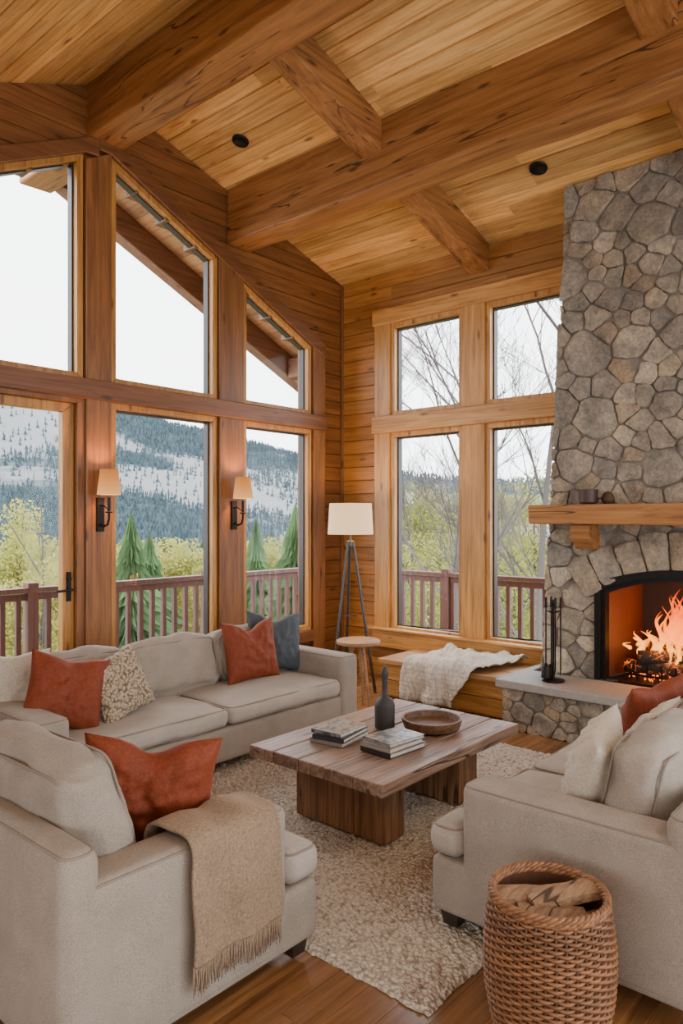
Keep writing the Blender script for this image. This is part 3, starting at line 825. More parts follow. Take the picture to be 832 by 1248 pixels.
def drape(name,path,wfun,mapf,mat,nw=60,ns=90,fold=.012,ff=22,lump=0,thick=.01,fringe=0,sd=0,fat=.0025,rib=0,ribf=110):
    P=[Vector(p) for p in path]; L=[0]
    for i in range(1,len(P)): L.append(L[-1]+(P[i]-P[i-1]).length)
    def at(s):
        for i in range(1,len(P)):
            if s<=L[i] or i==len(P)-1:
                t=(s-L[i-1])/(L[i]-L[i-1]); return P[i-1].lerp(P[i],t)
    vs=[];fs=[]
    for i in range(ns+1):
        s=L[-1]*i/ns
        p=at(s); p0=at(max(0,s-.03)); p1=at(min(L[-1],s+.03)); p=(p+p0+p1)/3
        d=(p1-p0).normalized(); n=Vector((d.y,-d.x))
        w0,w1=wfun(s/L[-1])
        for j in range(nw+1):
            t=j/nw; w=w0+(w1-w0)*t
            o=fold*(1+math.sin(ff*w+2.5*noise.noise(Vector((w*4,s*3,sd)))+sd))*.5*(.35+.65*i/ns)
            if lump: o+=lump*max(0,noise.noise(Vector((w*7,s*7,sd+3)))+.35)
            if rib: o+=rib*abs(math.sin(ribf*(w+.02*noise.noise(Vector((w*6,s*6,2))))))*(.6+.4*abs(math.sin(s*95+ (3 if int(ribf*w/3.14)%2 else 0))))
            w_=w+.01*noise.noise(Vector((s*5,t*3,sd)))
            q=p+n*o; vs.append(mapf(q.x,q.y,w_))
    for i in range(ns):
        for j in range(nw):
            a=i*(nw+1)+j; fs.append((a,a+1,a+nw+2,a+nw+1))
    par=empty(name,vs[0])
    m=MB(); m.add(vs,fs); o=m.build('cloth',mat,par,smooth=True)
    so=o.modifiers.new('s','SOLIDIFY'); so.thickness=thick; so.offset=1
    if fringe:
        m=MB()
        for j in range(0,nw*2 if nw<100 else nw):
            q=j/2 if nw<100 else j
            a=ns*(nw+1)+int(q); b=Vector(vs[a]); b=b.lerp(Vector(vs[min(a+1,len(vs)-1)]),q-int(q)); dx=rr(-.008,.008); dy=rr(-.004,.004)
            m.tube([b,b+Vector((dx*.5,dy,-fringe*.5)),b+Vector((dx,dy*1.5,-fringe*rr(.8,1.1)))],[fat*1.2,fat,fat*.7],5)
        m.build('fringe',mat,par,smooth=True)
    return par
drape('knit_throw_blanket',[(5.74,.362),(5.45,.360),(5.13,.362),(5.10,.345),(5.095,.28),(5.09,.09)],
   lambda t:(2.86+.12*t+max(0,t-.55)*.5,3.62+.1*t),lambda a,b,w:(a,w,b),ivory,220,170,.036,24,.06,.010,.05,1,.004,.013,80)
# ------------------------------------------------------------------ seating
def seating(name,W,D,M,arm_h=.60,arm_t=.17,seat_h=.42,nseat=2,rec=0.0,back_h=.70,nback=2,bc_top=.80,bt=.17,leg=.06,fabric=linen,z0=.022,bc_tilt=.20,bcth=.20,bc_off=.10,bcx=0,bcgrow=0):
    par=empty(name,(M@Vector((W/2,D/2,0))))
    T=Matrix.Translation((0,0,z0)); MM=M@T
    m=MB()
    m.rbox(0.003,W-.003,.015,D-.02,leg,.27,.025,0,MM)
    for x in (0,W-arm_t):
        m.rbox(x,x+arm_t,rec,D-.01,leg+.005,arm_h-z0,.035,.006,MM,pf=(1,.3,.8))
        m.piping(x,x+arm_t,rec,D-.01,arm_h-z0-.010,.035,MM,.0045,mi=1)
    m.rbox(.004,W-.004,D-bt,D,leg+.006,back_h-z0,.045,.008,MM)
    m.piping(.004,W-.004,D-bt,D,back_h-z0-.013,.045,MM,.0045,mi=1)
    m.build('frame',[fabric,piping],par,smooth=True)
    m=MB(); x0=arm_t+.003; x1=W-arm_t-.003
    wc=(x1-x0)/nseat
    for i in range(nseat):
        a=x0+wc*i+.003; b=a+wc-.006
        m.rbox(a,b,.0,D-bt-.02,.275,seat_h-z0,.045,.024,MM,wob=.010)
        m.piping(a,b,.0,D-bt-.02,seat_h-z0-.012,.045,MM,.005,mi=1); m.piping(a,b,.0,D-bt-.02,.29,.045,MM,.005,mi=1)
    if rec>0:
        for (a,b) in ((0.0,arm_t+.05),(W-arm_t-.05,W)):
            m.rbox(a,b,0,rec-.004,.275,seat_h-z0,.045,.006,MM)
            m.piping(a,b,0,rec-.004,seat_h-z0-.012,.045,MM,.005,mi=1)
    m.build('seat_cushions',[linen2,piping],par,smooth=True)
    m=MB(); wb=(x1-x0)/nback
    for i in range(nback):
        a=x0+wb*i+.006; b=a+wb-.012; hh=bc_top-seat_h
        TT=MM@Matrix.Translation(((a+b)/2+bcx,D-bt-.012-bcth/2-bc_off,seat_h-z0+.012))@Matrix.Rotation(-bc_tilt,4,'X')
        hw=(b-a)/2+bcgrow
        m.rbox(-hw,hw,-bcth/2,bcth/2,0,hh,.06,.035,TT,wob=.026)
        for yy in (-bcth/2+.015,bcth/2-.015):
            m.piping(-hw,hw,0,hh,yy,.06,TT,.005,mi=1,plane='y')
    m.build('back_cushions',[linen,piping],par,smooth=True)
    m=MB()
    for x in (.07,W-.07):
        for y in (.08,D-.08):
            m.add([MM@Vector(p) for p in [(x-.03,y-.03,0),(x+.03,y-.03,0),(x+.03,y+.03,0),(x-.03,y+.03,0),(x-.04,y-.04,leg+.01),(x+.04,y-.04,leg+.01),(x+.04,y+.04,leg+.01),(x-.04,y+.04,leg+.01)]],
              [(0,3,2,1),(4,5,6,7),(0,1,5,4),(1,2,6,5),(2,3,7,6),(3,0,4,7)])
    m.build('feet',feet_m,par)
    return par
seating('sofa',2.50,.98,Matrix.Translation((1.70,3.48,0)),arm_h=.58,nseat=2,nback=3,back_h=.68,bc_top=.76,arm_t=.19)
MA=Matrix.Translation((1.95,1.79,0))@Matrix.Rotation(math.radians(90),4,'Z')
seating('armchair',.98,1.00,MA,arm_h=.60,nseat=1,nback=1,rec=.17,back_h=.70,bc_top=.88,arm_t=.17,bcth=.19,bt=.12,bc_off=.075,bc_tilt=.30,bcx=.02,bcgrow=.02)
ML=Matrix.Translation((4.05,1.60,0))@Matrix.Rotation(math.radians(180),4,'Z')
seating('loveseat',1.70,1.05,ML,arm_h=.60,nseat=2,nback=2,rec=.15,back_h=.68,bc_top=.80,arm_t=.18)

def pillow(name,c,w,h,t,nrm,lean=.25,roll=0,mat=rust,chop=.0,seed=0):
    nrm=Vector((nrm[0],nrm[1],0)).normalized()
    y=nrm; x=Vector((0,0,1)).cross(y)*-1
    Rm=Matrix((( x.x,y.x,0),(x.y,y.y,0),(0,0,1))).to_4x4()
    M=Matrix.Translation(c)@Rm@Matrix.Rotation(-lean,4,'X')@Matrix.Rotation(roll,4,'Y')
    n=36; vs=[];fs=[]
    for side in (1,-1):
        for i in range(n+1):
            for j in range(n+1):
                s=-1+2*i/n; q=-1+2*j/n
                th_=t/2*((1-abs(s)**2.6)*(1-abs(q)**2.6))**.55
                px=w/2*s*(1-.09*(1-q*q)); pz=h/2*q*(1-.09*(1-s*s))
                ch=math.exp(-(s/.38)**2)*max(0,(q+1)/2)**2*chop; pz-=ch*h*.5
                th_*=1-.25*math.exp(-(s/.22)**2)*max(0,q)*(1 if chop else 0)
                wr=noise.noise(Vector((s*2.2+seed,q*2.2,side*3)))*.25+noise.noise(Vector((s*5+seed,q*5,side)))*.18+noise.noise(Vector((s*9+seed,q*4,side)))*.10
                th_*=1+wr
                vs.append(M@Vector((px,side*th_,pz)))
        o=0 if side==1 else (n+1)**2
        for i in range(n):
            for j in range(n):
                a=o+i*(n+1)+j; f=(a,a+1,a+n+2,a+n+1); fs.append(f if side==-1 else f[::-1])
    m=MB(); m.add(vs,fs)
    o=m.build(name,mat,smooth=True)
    bm=bmesh.new(); bm.from_mesh(o.data); bmesh.ops.remove_doubles(bm,verts=bm.verts,dist=1e-4); bmesh.ops.recalc_face_normals(bm,faces=bm.faces); bm.to_mesh(o.data); bm.free()
    return o
pillow('throw_pillow',(2.03,3.80,.635),.44,.42,.17,(.25,1),.30,.25,rust,.1,1)
pillow('throw_pillow.001',(2.37,3.80,.615),.42,.39,.17,(-.2,1),.35,-.2,boucle,.0,2)
pillow('throw_pillow.002',(1.86,4.10,.65),.42,.40,.15,(.5,1),.2,.0,cream,.1,3)
pillow('throw_pillow.003',(3.52,3.93,.645),.48,.44,.17,(.05,1),.22,.0,rust,.28,4)
pillow('throw_pillow.004',(3.84,4.02,.66),.48,.45,.16,(.25,1),.2,.10,blue,.25,5)
pillow('throw_pillow.005',(1.45,2.14,.655),.46,.43,.17,(.6,.75),-.22,.10,rust,.24,6)
pillow('throw_pillow.006',(2.74,1.10,.625),.44,.42,.18,(.25,-1),.3,.15,cream,.0,7)
pillow('throw_pillow.007',(3.56,1.14,.635),.46,.43,.17,(-.25,-1),.25,.05,rust,.1,8)
pillow('throw_pillow.008',(3.16,1.02,.630),.44,.40,.16,(-.0,-1),.3,.0,cream,.1,9)

drape('fringed_throw',[(2.00,.50),(1.985,.612),(1.95,.622),(1.80,.622),(1.773,.60),(1.768,.25)],
   lambda t:(1.34,1.70+.02*t),lambda a,b,w:(w,a,b),tanw,60,90,.022,30,.008,.010,.085,4,.0022)

# ------------------------------------------------------------------ rug
nx,ny=350,320; x0,x1,y0,y1=1.93,4.60,1.31,3.78
vs=[];fs=[]
for i in range(nx+1):
    for j in range(ny+1):
        x=x0+(x1-x0)*i/nx; y=y0+(y1-y0)*j/ny
        e=min(i,nx-i,j,ny-j); z=.010+.004*min(1,e/2)+ (.011*noise.noise(Vector((x*42,y*42,0)))+.006*noise.noise(Vector((x*85,y*85,5))) if e>0 else 0)
        if e==0: z=.002
        wx=.010*noise.noise(Vector((x*14,y*14,7)))+.006*noise.noise(Vector((x*50,y*50,9)))
        vs.append((x+wx,y+wx,max(.002,min(z,.0215))))
for i in range(nx):
    for j in range(ny):
        a=i*(ny+1)+j; fs.append((a,a+ny+1,a+ny+2,a+1))
m=MB(); m.add(vs,fs); m.build('area_rug',rug_m,smooth=True)

# ------------------------------------------------------------------ coffee table
ct=empty('coffee_table',(3.16,2.39,.022))
m=MB(); n=5; w=.88/n
for i in range(n):
    y0_,y1_=1.95+w*i+.003,1.95+w*(i+1)-.003; dz=rr(-.0015,.0015); xx0=2.52+rr(0,.008); xx1=3.80-rr(0,.008); ns_=16; vs=[];fs=[]
    for q in range(ns_+1):
        x=xx0+(xx1-xx0)*q/ns_; j=lambda kk:noise.noise(Vector((x*5,i*3.1,kk)))*.0022
        vs+=[(x,y0_+j(1),.362),(x,y1_+j(2),.362),(x,y1_+j(3),.424+dz+j(4)*.6),(x,y0_+j(5),.424+dz+j(6)*.6)]
    for q in range(ns_):
        for k_ in range(4):
            k2=(k_+1)%4; fs.append((q*4+k_,q*4+k2,(q+1)*4+k2,(q+1)*4+k_))
    fs+=[(0,1,2,3),tuple(ns_*4+q for q in (3,2,1,0))]
    m.add(vs,fs,R())
m.build('top',tabX,ct,bevel=.007)
m=MB()
for (a,b) in ((2.76,2.92),(3.42,3.62)):
    for k_ in range(3):
        m.box(a-rr(0,.006),b+rr(0,.006),2.12+.2*k_+.002,2.12+.2*(k_+1)-.002,.022,.361)
m.build('legs',tabZ,ct,bevel=.008)
m=MB(); m.box(2.93,3.41,2.36,2.46,.22,.36,.1); m.build('stretcher',tabX,ct,bevel=.004)
TZ=.4265
def books(name,c,rot,items):
    par=empty(name,(c[0],c[1],TZ)); z=TZ; k_=0
    pg=plain(name+'_pages',(.62,.58,.50),.8)
    for (w,d,h,col,dr_) in items:
        k_+=1
        M=Matrix.Translation((c[0]+rr(-.01,.01),c[1]+rr(-.01,.01),z))@Matrix.Rotation(rot+dr_,4,'Z')
        m=MB(); m.box(-w/2,w/2,-d/2,d/2,0,.003); m.box(-w/2,w/2,-d/2,d/2,h-.003,h); m.box(-w/2,-w/2+.003,-d/2,d/2,0,h)
        m.build('cover_%d'%k_,col,par,M=M)
        m=MB(); m.box(-w/2+.003,w/2-.006,-d/2+.006,d/2-.006,.003,h-.003); m.build('pages_%d'%k_,pg,par,M=M)
        z+=h+.0005
    return par,z
def covm(name,c): return plain(name,c,.35)
def covpic(name):
    m,nt,b,o=nodes(name); tc=nt.nodes.new('ShaderNodeTexCoord'); n1=noise_n(nt,tc.outputs['Object'],22,3,.5,.5)
    r=ramp(nt,[(.35,(.05,.06,.07)),(.47,(.16,.18,.19)),(.55,(.34,.33,.30)),(.7,(.10,.11,.12))]); nt.links.new(n1,r.inputs[0]); nt.links.new(r.outputs[0],b.inputs['Base Color']); b.inputs['Roughness'].default_value=.3; return m
books('book_stack',(2.90,2.53),math.radians(8),[(.27,.20,.024,covm('cov1',(.30,.29,.27)),0),(.26,.19,.022,covm('cov2',(.04,.045,.06)),.05),(.25,.19,.018,covpic('cov3'),-.04)])
books('book_stack.001',(2.95,2.21),math.radians(-4),[(.28,.20,.026,covm('cov4',(.03,.03,.033)),0),(.27,.195,.022,covm('cov5',(.34,.32,.29)),.03),(.26,.19,.018,covpic('cov6'),-.05)])
m=MB(); m.lathe([(.001,0),(.05,0),(.056,.01),(.057,.13),(.05,.155),(.028,.172),(.017,.19),(.015,.25),(.019,.262),(.015,.27),(.02,.29),(.022,.31),(.012,.34),(.001,.345)],(3.21,2.47,TZ),32)
m.build('bottle_vase',darkv,smooth=True,auto=50)
m=MB(); m.lathe([(.001,0),(.13,0),(.155,.012),(.168,.05),(.168,.062),(.155,.062),(.148,.028),(.12,.018),(.001,.016)],(3.38,2.27,TZ),40)
m.build('wooden_bowl',wood('bowl_wood','X',(.07,.033,.016),(.14,.07,.035),(.22,.12,.065),.5,.1,1.5,.4,False),smooth=True,auto=45)

# ------------------------------------------------------------------ side table, lamp
st=empty('side_table',(4.68,3.88,0))
lw_=wood('side_table_wood','X',(.22,.11,.05),(.34,.185,.085),(.43,.25,.125),.5,.1)
m=MB(); m.lathe([(.001,0),(.17,0),(.185,.008),(.185,.03),(.175,.036),(.001,.036)],(4.68,3.88,.545),40); m.build('top',lw_,st,smooth=True,auto=40)
m=MB()
for k_ in range(3):
    a=k_*2.094+.4
    m.tube([(4.68+.05*math.cos(a),3.88+.05*math.sin(a),.545),(4.68+.14*math.cos(a),3.88+.14*math.sin(a),.0)],[.018,.013],10)
m.lathe([(.03,.1),(.06,.1),(.06,.12),(.03,.12)],(4.68,3.88,.42),16)
m.build('legs',lw_,st,smooth=True,auto=40)
lp=empty('floor_lamp',(5.12,4.34,0)); cx,cy=5.12,4.34
m=MB()
for k_ in range(3):
    a=k_*2.094+.9
    m.tube([(cx+.03*math.cos(a),cy+.03*math.sin(a),1.36),(cx+.24*math.cos(a),cy+.24*math.sin(a),0.0)],[.012,.014],10)
m.lathe([(.001,0),(.04,0),(.04,.05),(.012,.06),(.010,.14),(.001,.14)],(cx,cy,1.34),16)
m.lathe([(.0,0),(.008,0),(.008,.35),(.0,.35)],(cx,cy,1.4),8)
m.tube([(cx-.19,cy,1.735),(cx+.19,cy,1.735)],.003,5); m.tube([(cx,cy-.19,1.735),(cx,cy+.19,1.735)],.003,5)
m.lathe([(.02,.70),(.07,.70)],(cx,cy,0),12)
m.build('tripod',steel,lp,smooth=True,auto=40)
m=MB(); m.lathe([(.212,0),(.196,.285),(.192,.285),(.208,0)],(cx,cy,1.455),48); m.build('shade',shade_mat2,lp,smooth=True,auto=60)
m=MB(); m.lathe([(.001,0),(.02,.01),(.03,.06),(.001,.1)],(cx,cy,1.53),16); m.build('bulb',bulb,lp,smooth=True)
point('lamp_light',(cx,cy,1.68),32,(1,.66,.36),.05,lp)

# ------------------------------------------------------------------ wicker basket
def wkm(name,c):
    m,nt,b,o=nodes(name); at=nt.nodes.new('ShaderNodeAttribute'); at.attribute_name='var'; tc=nt.nodes.new('ShaderNodeTexCoord')
    n1=noise_n(nt,tc.outputs['Object'],35,4,.7); f=math_n(nt,'ADD',math_n(nt,'MULTIPLY',at.outputs['Fac'],.4),math_n(nt,'MULTIPLY',n1,.7))
    r=ramp(nt,[(.25,tuple(x*.5 for x in c)),(.85,tuple(x*1.4 for x in c))]); nt.links.new(f,r.inputs[0]); nt.links.new(r.outputs[0],b.inputs['Base Color']); b.inputs['Roughness'].default_value=.5; return m
wk=wkm('wicker',(.22,.098,.040)); wk2=wkm('wicker_dark',(.09,.04,.018))
ba=empty('wicker_basket',(2.08,.97,0)); bx,by=2.08,.97
def brad(z): t=z/.46; return .142+.038*math.sin(min(1,t*.95)*math.pi)**.8+.016*t
m=MB(); ns=40; rows=42
for i in range(rows):
    z=.010+i*.0106; pts=[]
    for k_ in range(ns*4):
        a=2*math.pi*k_/(ns*4); w=math.sin(a*ns/2+ (math.pi if i%2 else 0))*.0055
        pts.append((bx+(brad(z)+w)*math.cos(a),by+(brad(z)+w)*math.sin(a),z))
    m.tube(pts,.0056,6,R(),closed=True,mi=0)
for k_ in range(ns):
    a=2*math.pi*(k_+.5)/ns
    m.tube([(bx+brad(z)*math.cos(a),by+brad(z)*math.sin(a),z) for z in [.005+.0455*q for q in range(11)]],.005,6,mi=1)
for (zz,ro,ra) in ((.450,0,.012),(.462,.003,.011),(.015,0,.012)):
    for ph in (0,math.pi*2/3,math.pi*4/3):
        m.tube([(bx+(brad(zz)+ro+.006*math.cos(a*18+ph))*math.cos(a),by+(brad(zz)+ro+.006*math.cos(a*18+ph))*math.sin(a),zz+.006*math.sin(a*18+ph)) for a in [2*math.pi*q/180 for q in range(180)]],ra*.6,6,R(),closed=True)
m.build('woven_body',[wk,wk2],ba,smooth=True)
m=MB(); m.lathe([(.001,0),(brad(.01)-.008,0),(brad(.2)-.012,.2),(brad(.43)-.012,.43)],(bx,by,.012),30); m.build('inner_lining',wk2,ba)
m=MB()
lgm=wood('split_firewood','X',(.13,.068,.035),(.25,.145,.078),(.36,.225,.13),.8,.5,2,.8,False,True)
def flog(c,hl,hw,hh,ang,tilt):
    M=Matrix.Translation(c)@Matrix.Rotation(ang,4,'Z')@Matrix.Rotation(tilt,4,'Y')
    poly=[(hw,-hh*.6),(hw*.95,hh*.8),(0,hh),(-hw*.95,hh*.7),(-hw,-hh*.5),(0,-hh)]
    n=6; vs=[]
    for q in range(n+1):
        for p in poly: vs.append(M@(Vector((-hl+2*hl*q/n,p[0],p[1]))+noise.noise_vector(Vector((q*.8,p[0]*30,p[1]*30)))*.004))
    fs=[(0,1,2,3,4,5),tuple(n*6+k for k in (5,4,3,2,1,0))]
    for q in range(n):
        fs+=[(q*6+i,q*6+(i+1)%6,(q+1)*6+(i+1)%6,(q+1)*6+i) for i in range(6)]
    m.add(vs,fs,R())
flog((bx-.01,by+.055,.430),.115,.040,.024,-.75,.04); flog((bx+.045,by-.02,.436),.115,.043,.024,-.60,-.05); flog((bx-.045,by-.03,.415),.10,.04,.022,-.95,.05)
flog((bx+.02,by-.09,.38),.09,.04,.024,-.6,.0); flog((bx,by+.03,.35),.12,.06,.03,.8,0); flog((bx+.01,by-.05,.31),.12,.06,.03,.3,0); flog((bx-.01,by+.0,.25),.12,.09,.03,1.3,0)
m.build('firewood',lgm,ba,bevel=.003)

# ------------------------------------------------------------------ landscape
def interp(x,tab):
    if x<=tab[0][0]: return tab[0][1]
    for i in range(1,len(tab)):
        if x<=tab[i][0]:
            t=(x-tab[i-1][0])/(tab[i][0]-tab[i-1][0]); return tab[i-1][1]+(tab[i][1]-tab[i-1][1])*t
    return tab[-1][1]
def elev(az): return interp(az,[(0,.05),(28,.045),(37,.055),(44,.078),(51,.108),(58,.134),(66,.146),(80,.13),(120,.1)])
def ground(r,az):
    x,y=r*math.cos(math.radians(az)),r*math.sin(math.radians(az))
    base=interp(r,[(0,-3.5),(14,-4),(40,-7),(90,-9),(140,-6)])
    top=H+elev(az)*420
    t=max(0,min(1,(r-110)/310)); t=t*t*(3-2*t)
    return base+(top-base)*t+noise.noise(Vector((x*.02,y*.02,0)))*4*min(1,r/150)*(1-.6*t)+noise.noise(Vector((x*.008,y*.008,5)))*14*t*(1-t)*2+noise.noise(Vector((x*.05,y*.05,2)))*1.2
def dens(x,y,r):
    d=noise.noise(Vector((x*.018,y*.018,11)))*1.2+.45*noise.noise(Vector((x*.05,y*.05,3)))
    return d+interp(r,[(100,.30),(150,.08),(210,-.08),(280,-.06),(320,.2),(360,.6),(400,.9)])
vs=[]; na,nr=330,170
m=MB()
rs=[10*(46)**(j/nr) for j in range(nr+1)]
for i in range(na+1):
    az=-25+150*i/na
    for r in rs: vs.append((r*math.cos(math.radians(az)),r*math.sin(math.radians(az)),ground(r,az)))
m.v=vs
for i in range(na):
    az=math.radians(-25+150*(i+.5)/na)
    for j in range(nr):
        a=i*(nr+1)+j; m.f.append((a,a+nr+1,a+nr+2,a+1)); m.mi.append(0)
        r=rs[j]; m.var.append(max(0,min(1,.5+dens(r*math.cos(az),r*math.sin(az),r)*1.2)))
tm,nt,b,o=nodes('mountain_ground')
tc=nt.nodes.new('ShaderNodeTexCoord'); n2=noise_n(nt,tc.outputs['Object'],.30,6,.8)
at=nt.nodes.new('ShaderNodeAttribute'); at.attribute_name='var'
r1=ramp(nt,[(.35,(.042,.064,.073)),(.65,(.075,.098,.100))]); nt.links.new(n2,r1.inputs[0])  # bluish distance haze mixed into the forest ground colour
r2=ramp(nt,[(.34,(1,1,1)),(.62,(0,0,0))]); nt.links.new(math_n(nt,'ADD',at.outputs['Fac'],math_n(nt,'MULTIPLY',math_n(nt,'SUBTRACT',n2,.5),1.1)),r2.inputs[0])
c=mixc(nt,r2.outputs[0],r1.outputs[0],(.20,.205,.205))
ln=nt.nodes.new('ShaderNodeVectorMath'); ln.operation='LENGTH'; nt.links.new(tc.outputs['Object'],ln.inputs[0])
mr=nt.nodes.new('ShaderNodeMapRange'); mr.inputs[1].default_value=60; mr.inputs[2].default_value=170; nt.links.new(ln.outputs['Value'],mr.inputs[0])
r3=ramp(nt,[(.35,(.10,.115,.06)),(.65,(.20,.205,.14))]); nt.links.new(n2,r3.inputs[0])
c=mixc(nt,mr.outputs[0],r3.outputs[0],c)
nt.links.new(c,b.inputs['Base Color']); b.inputs['Roughness'].default_value=1
b.inputs['Specular IOR Level'].default_value=0
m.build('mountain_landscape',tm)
def conifer(m,x,y,z,h,w,sides=7,layers=4,mi=0):
    for l in range(layers):
        z0=z+h*(.08+.86*l/layers); z1=min(z+h,z0+h*(.42 if layers<6 else .12)); r=w*(1-(l/layers)**.9*.93)*rr(.85,1.12)
        vs=[];off=R()*6
        for k_ in range(sides*2):
            a=off+math.pi*k_/sides; q=r*(rr(.75,1.25) if k_%2 else rr(.3,.5)); vs.append((x+q*math.cos(a),y+q*math.sin(a),z0-(.05*h*rr(.2,1) if k_%2 else 0)))
        vs.append((x,y,z1)); n=len(vs)-1
        m.add(vs,[(k_,(k_+1)%n,n) for k_ in range(n)],R(),mi)
def folm(name,c,var=.4):
    m_,nt,b,o=nodes(name); at=nt.nodes.new('ShaderNodeAttribute'); at.attribute_name='var'
    r=ramp(nt,[(0,tuple(x*(1-var) for x in c)),(1,tuple(min(1,x*(1+var)) for x in c))]); nt.links.new(at.outputs['Fac'],r.inputs[0]); nt.links.new(r.outputs[0],b.inputs['Base Color'])
    b.inputs['Roughness'].default_value=.9; b.inputs['Specular IOR Level'].default_value=.1
    return m_
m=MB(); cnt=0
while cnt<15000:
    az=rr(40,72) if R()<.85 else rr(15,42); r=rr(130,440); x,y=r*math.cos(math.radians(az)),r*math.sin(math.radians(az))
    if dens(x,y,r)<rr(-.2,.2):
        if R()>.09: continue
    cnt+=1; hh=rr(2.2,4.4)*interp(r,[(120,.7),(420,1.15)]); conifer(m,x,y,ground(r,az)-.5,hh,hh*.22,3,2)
m.build('conifer_forest',folm('far_conifer_hazy',(.055,.083,.095),.35))  # haze painted into the far tree colour as a blue tint
m=MB()
def azp(px): return 41-math.degrees(math.atan((px-416)/880))
for (px,r,top,w) in ((160,34,622,1.7),(182,40,650,1.8),(312,38,632,1.6),(360,30,612,1.5),(95,50,640,1.7),(235,60,668,1.6),(215,70,660,2),(15,60,640,2),(200,90,655,2),(250,85,650,2),(330,80,648,2),(120,95,650,2)):
    az=azp(px); zt_=H+(632-top)/880*r*math.cos(math.radians(az-41)); x,y=r*math.cos(math.radians(az)),r*math.sin(math.radians(az)); g=ground(r,az)
    conifer(m,x,y,g,zt_-g,w*1.6,15,30)
    m.tube([(x,y,g-.5),(x,y,zt_-.5)],[.15,.02],6)
m.build('conifer_trees',folm('conifer_green',(.085,.145,.060),.45))
lf=MB(); tk=MB()
def leafy(px,r,ytop,wid,n,zbot=None):
    az=azp(px); x,y=r*math.cos(math.radians(az)),r*math.sin(math.radians(az)); g=ground(r,az)
    cz_=math.cos(math.radians(az-41)); zt_=H+(632-ytop)/880*r*cz_
    hh=(zt_-g); tk.tube([(x,y,g-.3),(x+.1,y,g+hh*.5),(x,y,g+hh*.9)],[.07,.05,.015],6)
    blobs=[(rr(-1,1)*wid*.7,rr(-1,1)*wid*.7,g+hh*rr(.2,.93),wid*rr(.3,.55)) for _ in range(16)]
    for i in range(10):
        a=R()*6.28; s_=g+hh*rr(.3,.7); tk.tube([(x,y,s_),(x+math.cos(a)*wid*.7,y+math.sin(a)*wid*.7,s_+hh*.2)],[.025,.008],4)
    sz=.0024*r; hue=rr(-.2,.2)
    for i in range(int(n*3.2)):
        bl=random.choice(blobs); d=Vector((random.gauss(0,1),random.gauss(0,1),random.gauss(0,1))).normalized()*bl[3]*R()**.4
        c=Vector((x+bl[0],y+bl[1],bl[2]))+d
        if c.z>zt_: continue
        a=Vector((rr(-1,1),rr(-1,1),rr(-1,1))).normalized(); b_=a.cross(Vector((rr(-1,1),rr(-1,1),rr(-1,1)))).normalized(); s=sz*rr(.6,1.3)
        lf.add([c-a*s,c+b_*s*.6,c+a*s,c-b_*s*.6],[(0,1,2,3)],max(0,min(1,R()*.6+.25+hue)))
for t in ((50,28,570,1.5,3500),(20,34,630,1.8,2400),(228,48,655,3,2400),(200,44,672,2.4,2000),(330,50,660,3,1500),(130,50,670,3,1500),(262,40,668,2,1800),(160,60,665,3,1500),(70,38,650,2,1800),(145,42,660,2,1800),(345,40,655,2,1600),
          (500,20,578,1.5,3200),(535,24,590,1.8,3000),(478,26,600,1.6,2200),(612,20,588,1.4,3000),(650,18,575,1.5,3200),(580,26,600,2,2500),(690,20,590,1.8,2500),(590,34,585,2.4,2500),(505,36,590,2.4,2500),
          (520,15,665,1.6,2200),(625,15,650,1.7,2600),(560,17,650,1.6,2200)):
    leafy(*t)
lfm,nt,b,o=nodes('leaf_yellow_green'); at=nt.nodes.new('ShaderNodeAttribute'); at.attribute_name='var'
r=ramp(nt,[(0,(.12,.165,.04)),(.45,(.29,.30,.07)),(1,(.48,.42,.11))]); nt.links.new(at.outputs['Fac'],r.inputs[0]); nt.links.new(r.outputs[0],b.inputs['Base Color']); b.inputs['Roughness'].default_value=.8
tl=nt.nodes.new('ShaderNodeBsdfTranslucent'); nt.links.new(r.outputs[0],tl.inputs[0]); mx=nt.nodes.new('ShaderNodeMixShader'); mx.inputs[0].default_value=.45
nt.links.new(b.outputs[0],mx.inputs[1]); nt.links.new(tl.outputs[0],mx.inputs[2]); nt.links.new(mx.outputs[0],o.inputs[0])
lf.build('leafy_trees',lfm)
def branch(m,p,d,L,r,depth):
    n=4; pts=[p]; q=p.copy(); dd=d.copy()
    for i in range(n):
        dd=(dd+Vector((rr(-1,1),rr(-1,1),rr(-.3,.6)))*.14).normalized(); q=q+dd*L/n; pts.append(q.copy())
    m.tube(pts,[max(.0035,r*(1-.6*i/n)) for i in range(n+1)],5 if depth>2 else 3,R(),cap=False)
    if depth<=0: return
    for k_ in range(5):
        t=rr(.3,1); i=min(n-1,int(t*n)); b=pts[i].lerp(pts[i+1],t*n-i)
        nd=(dd+Vector((rr(-1,1),rr(-1,1),rr(-.2,.5)))*.9).normalized()
        branch(m,b,nd,L*rr(.45,.7),r*.45,depth-1)
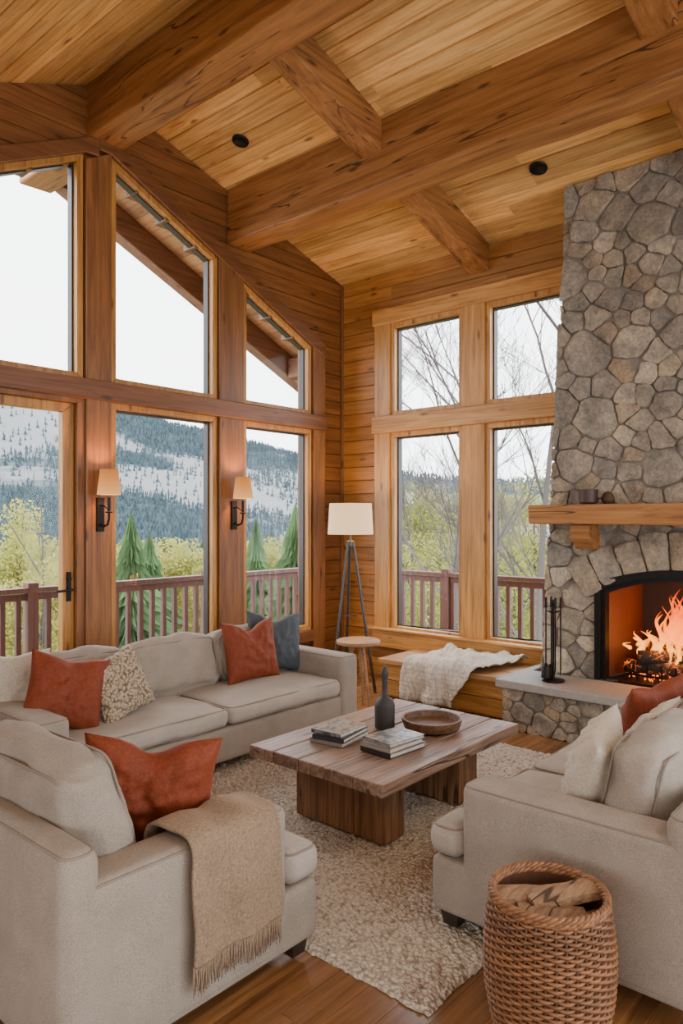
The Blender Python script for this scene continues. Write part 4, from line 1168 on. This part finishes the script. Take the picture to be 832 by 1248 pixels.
for (px,r,hh) in ((552,13,3.6),(655,12.5,4.2),(700,14,4.0),(610,17,4.6),(500,19,4.2)):
    az=azp(px); x,y=r*math.cos(math.radians(az)),r*math.sin(math.radians(az)); g=ground(r,az)
    p=Vector((x,y,g-.2)); q=Vector((x+rr(-.1,.1),y,g+4.4)); tk.tube([p,p.lerp(q,.5)+Vector((.06,0,0)),q],[.10,.085,.065],7)
    branch(tk,q,Vector((rr(-.1,.1),rr(-.1,.1),1)).normalized(),hh,.06,4)
    for k_ in range(3):
        s=p.lerp(q,rr(.6,1)); branch(tk,s,Vector((rr(-1,1),rr(-1,1),.9)).normalized(),hh*.6,.035,3)
tk.build('bare_trees',folm('pale_bark',(.095,.082,.074),.3))

# ------------------------------------------------------------------ light
w=bpy.data.worlds.new('overcast'); bpy.context.scene.world=w; w.use_nodes=True; nt=w.node_tree
bg=nt.nodes['Background']
tc=nt.nodes.new('ShaderNodeTexCoord'); nn=noise_n(nt,tc.outputs['Generated'],2.2,5,.55)
r=ramp(nt,[(.3,(.82,.88,.97)),(.7,(1,1,1))]); nt.links.new(nn,r.inputs[0]); nt.links.new(r.outputs[0],bg.inputs[0])
bg.inputs[1].default_value=6.8
def area_l(name,loc,rot,sx,sy,power,col,portal=False):
    l=bpy.data.lights.new(name,'AREA'); l.shape='RECTANGLE'; l.size=sx; l.size_y=sy; l.energy=power; l.color=col
    if portal: l.cycles.is_portal=True
    o=bpy.data.objects.new(name,l); o.location=loc; o.rotation_euler=rot; COL.objects.link(o); return o
hp=math.pi/2
area_l('portal_a',(3.5,V+.2,2.3),(-hp,0,0),4.3,4.6,1,(1,1,1),True)
area_l('portal_b',(U+.2,3.45,2.0),(0,hp,0),3.4,2.0,1,(1,1,1),True)
area_l('portal_c',(-3.2,.9,1.35),(0,-hp,0),1.6,3.9,1,(1,1,1),True)
area_l('portal_d',(1.8,-3.2,1.9),(hp,0,0),5.8,3.2,1,(1,1,1),True)
area_l('fill_light',(-.6,-.6,3.1),(0,0,0),1.0,1.0,36,(1,.84,.66))  # added warm fill light behind the camera, no fixture modelled
area_l('fill_light.001',(2.6,-1.6,4.2),(0,0,0),1.0,1.0,55,(1,.84,.66))  # second added fill light, out of view

cam=bpy.data.cameras.new('camera'); co=bpy.data.objects.new('camera',cam); COL.objects.link(co)
co.location=(0,0,H); co.rotation_euler=(hp,0,math.radians(-49)); cam.lens=880/1248*36; cam.sensor_width=36; cam.shift_y=8/1248
cam.clip_start=.05; cam.clip_end=2000
bpy.context.scene.camera=co
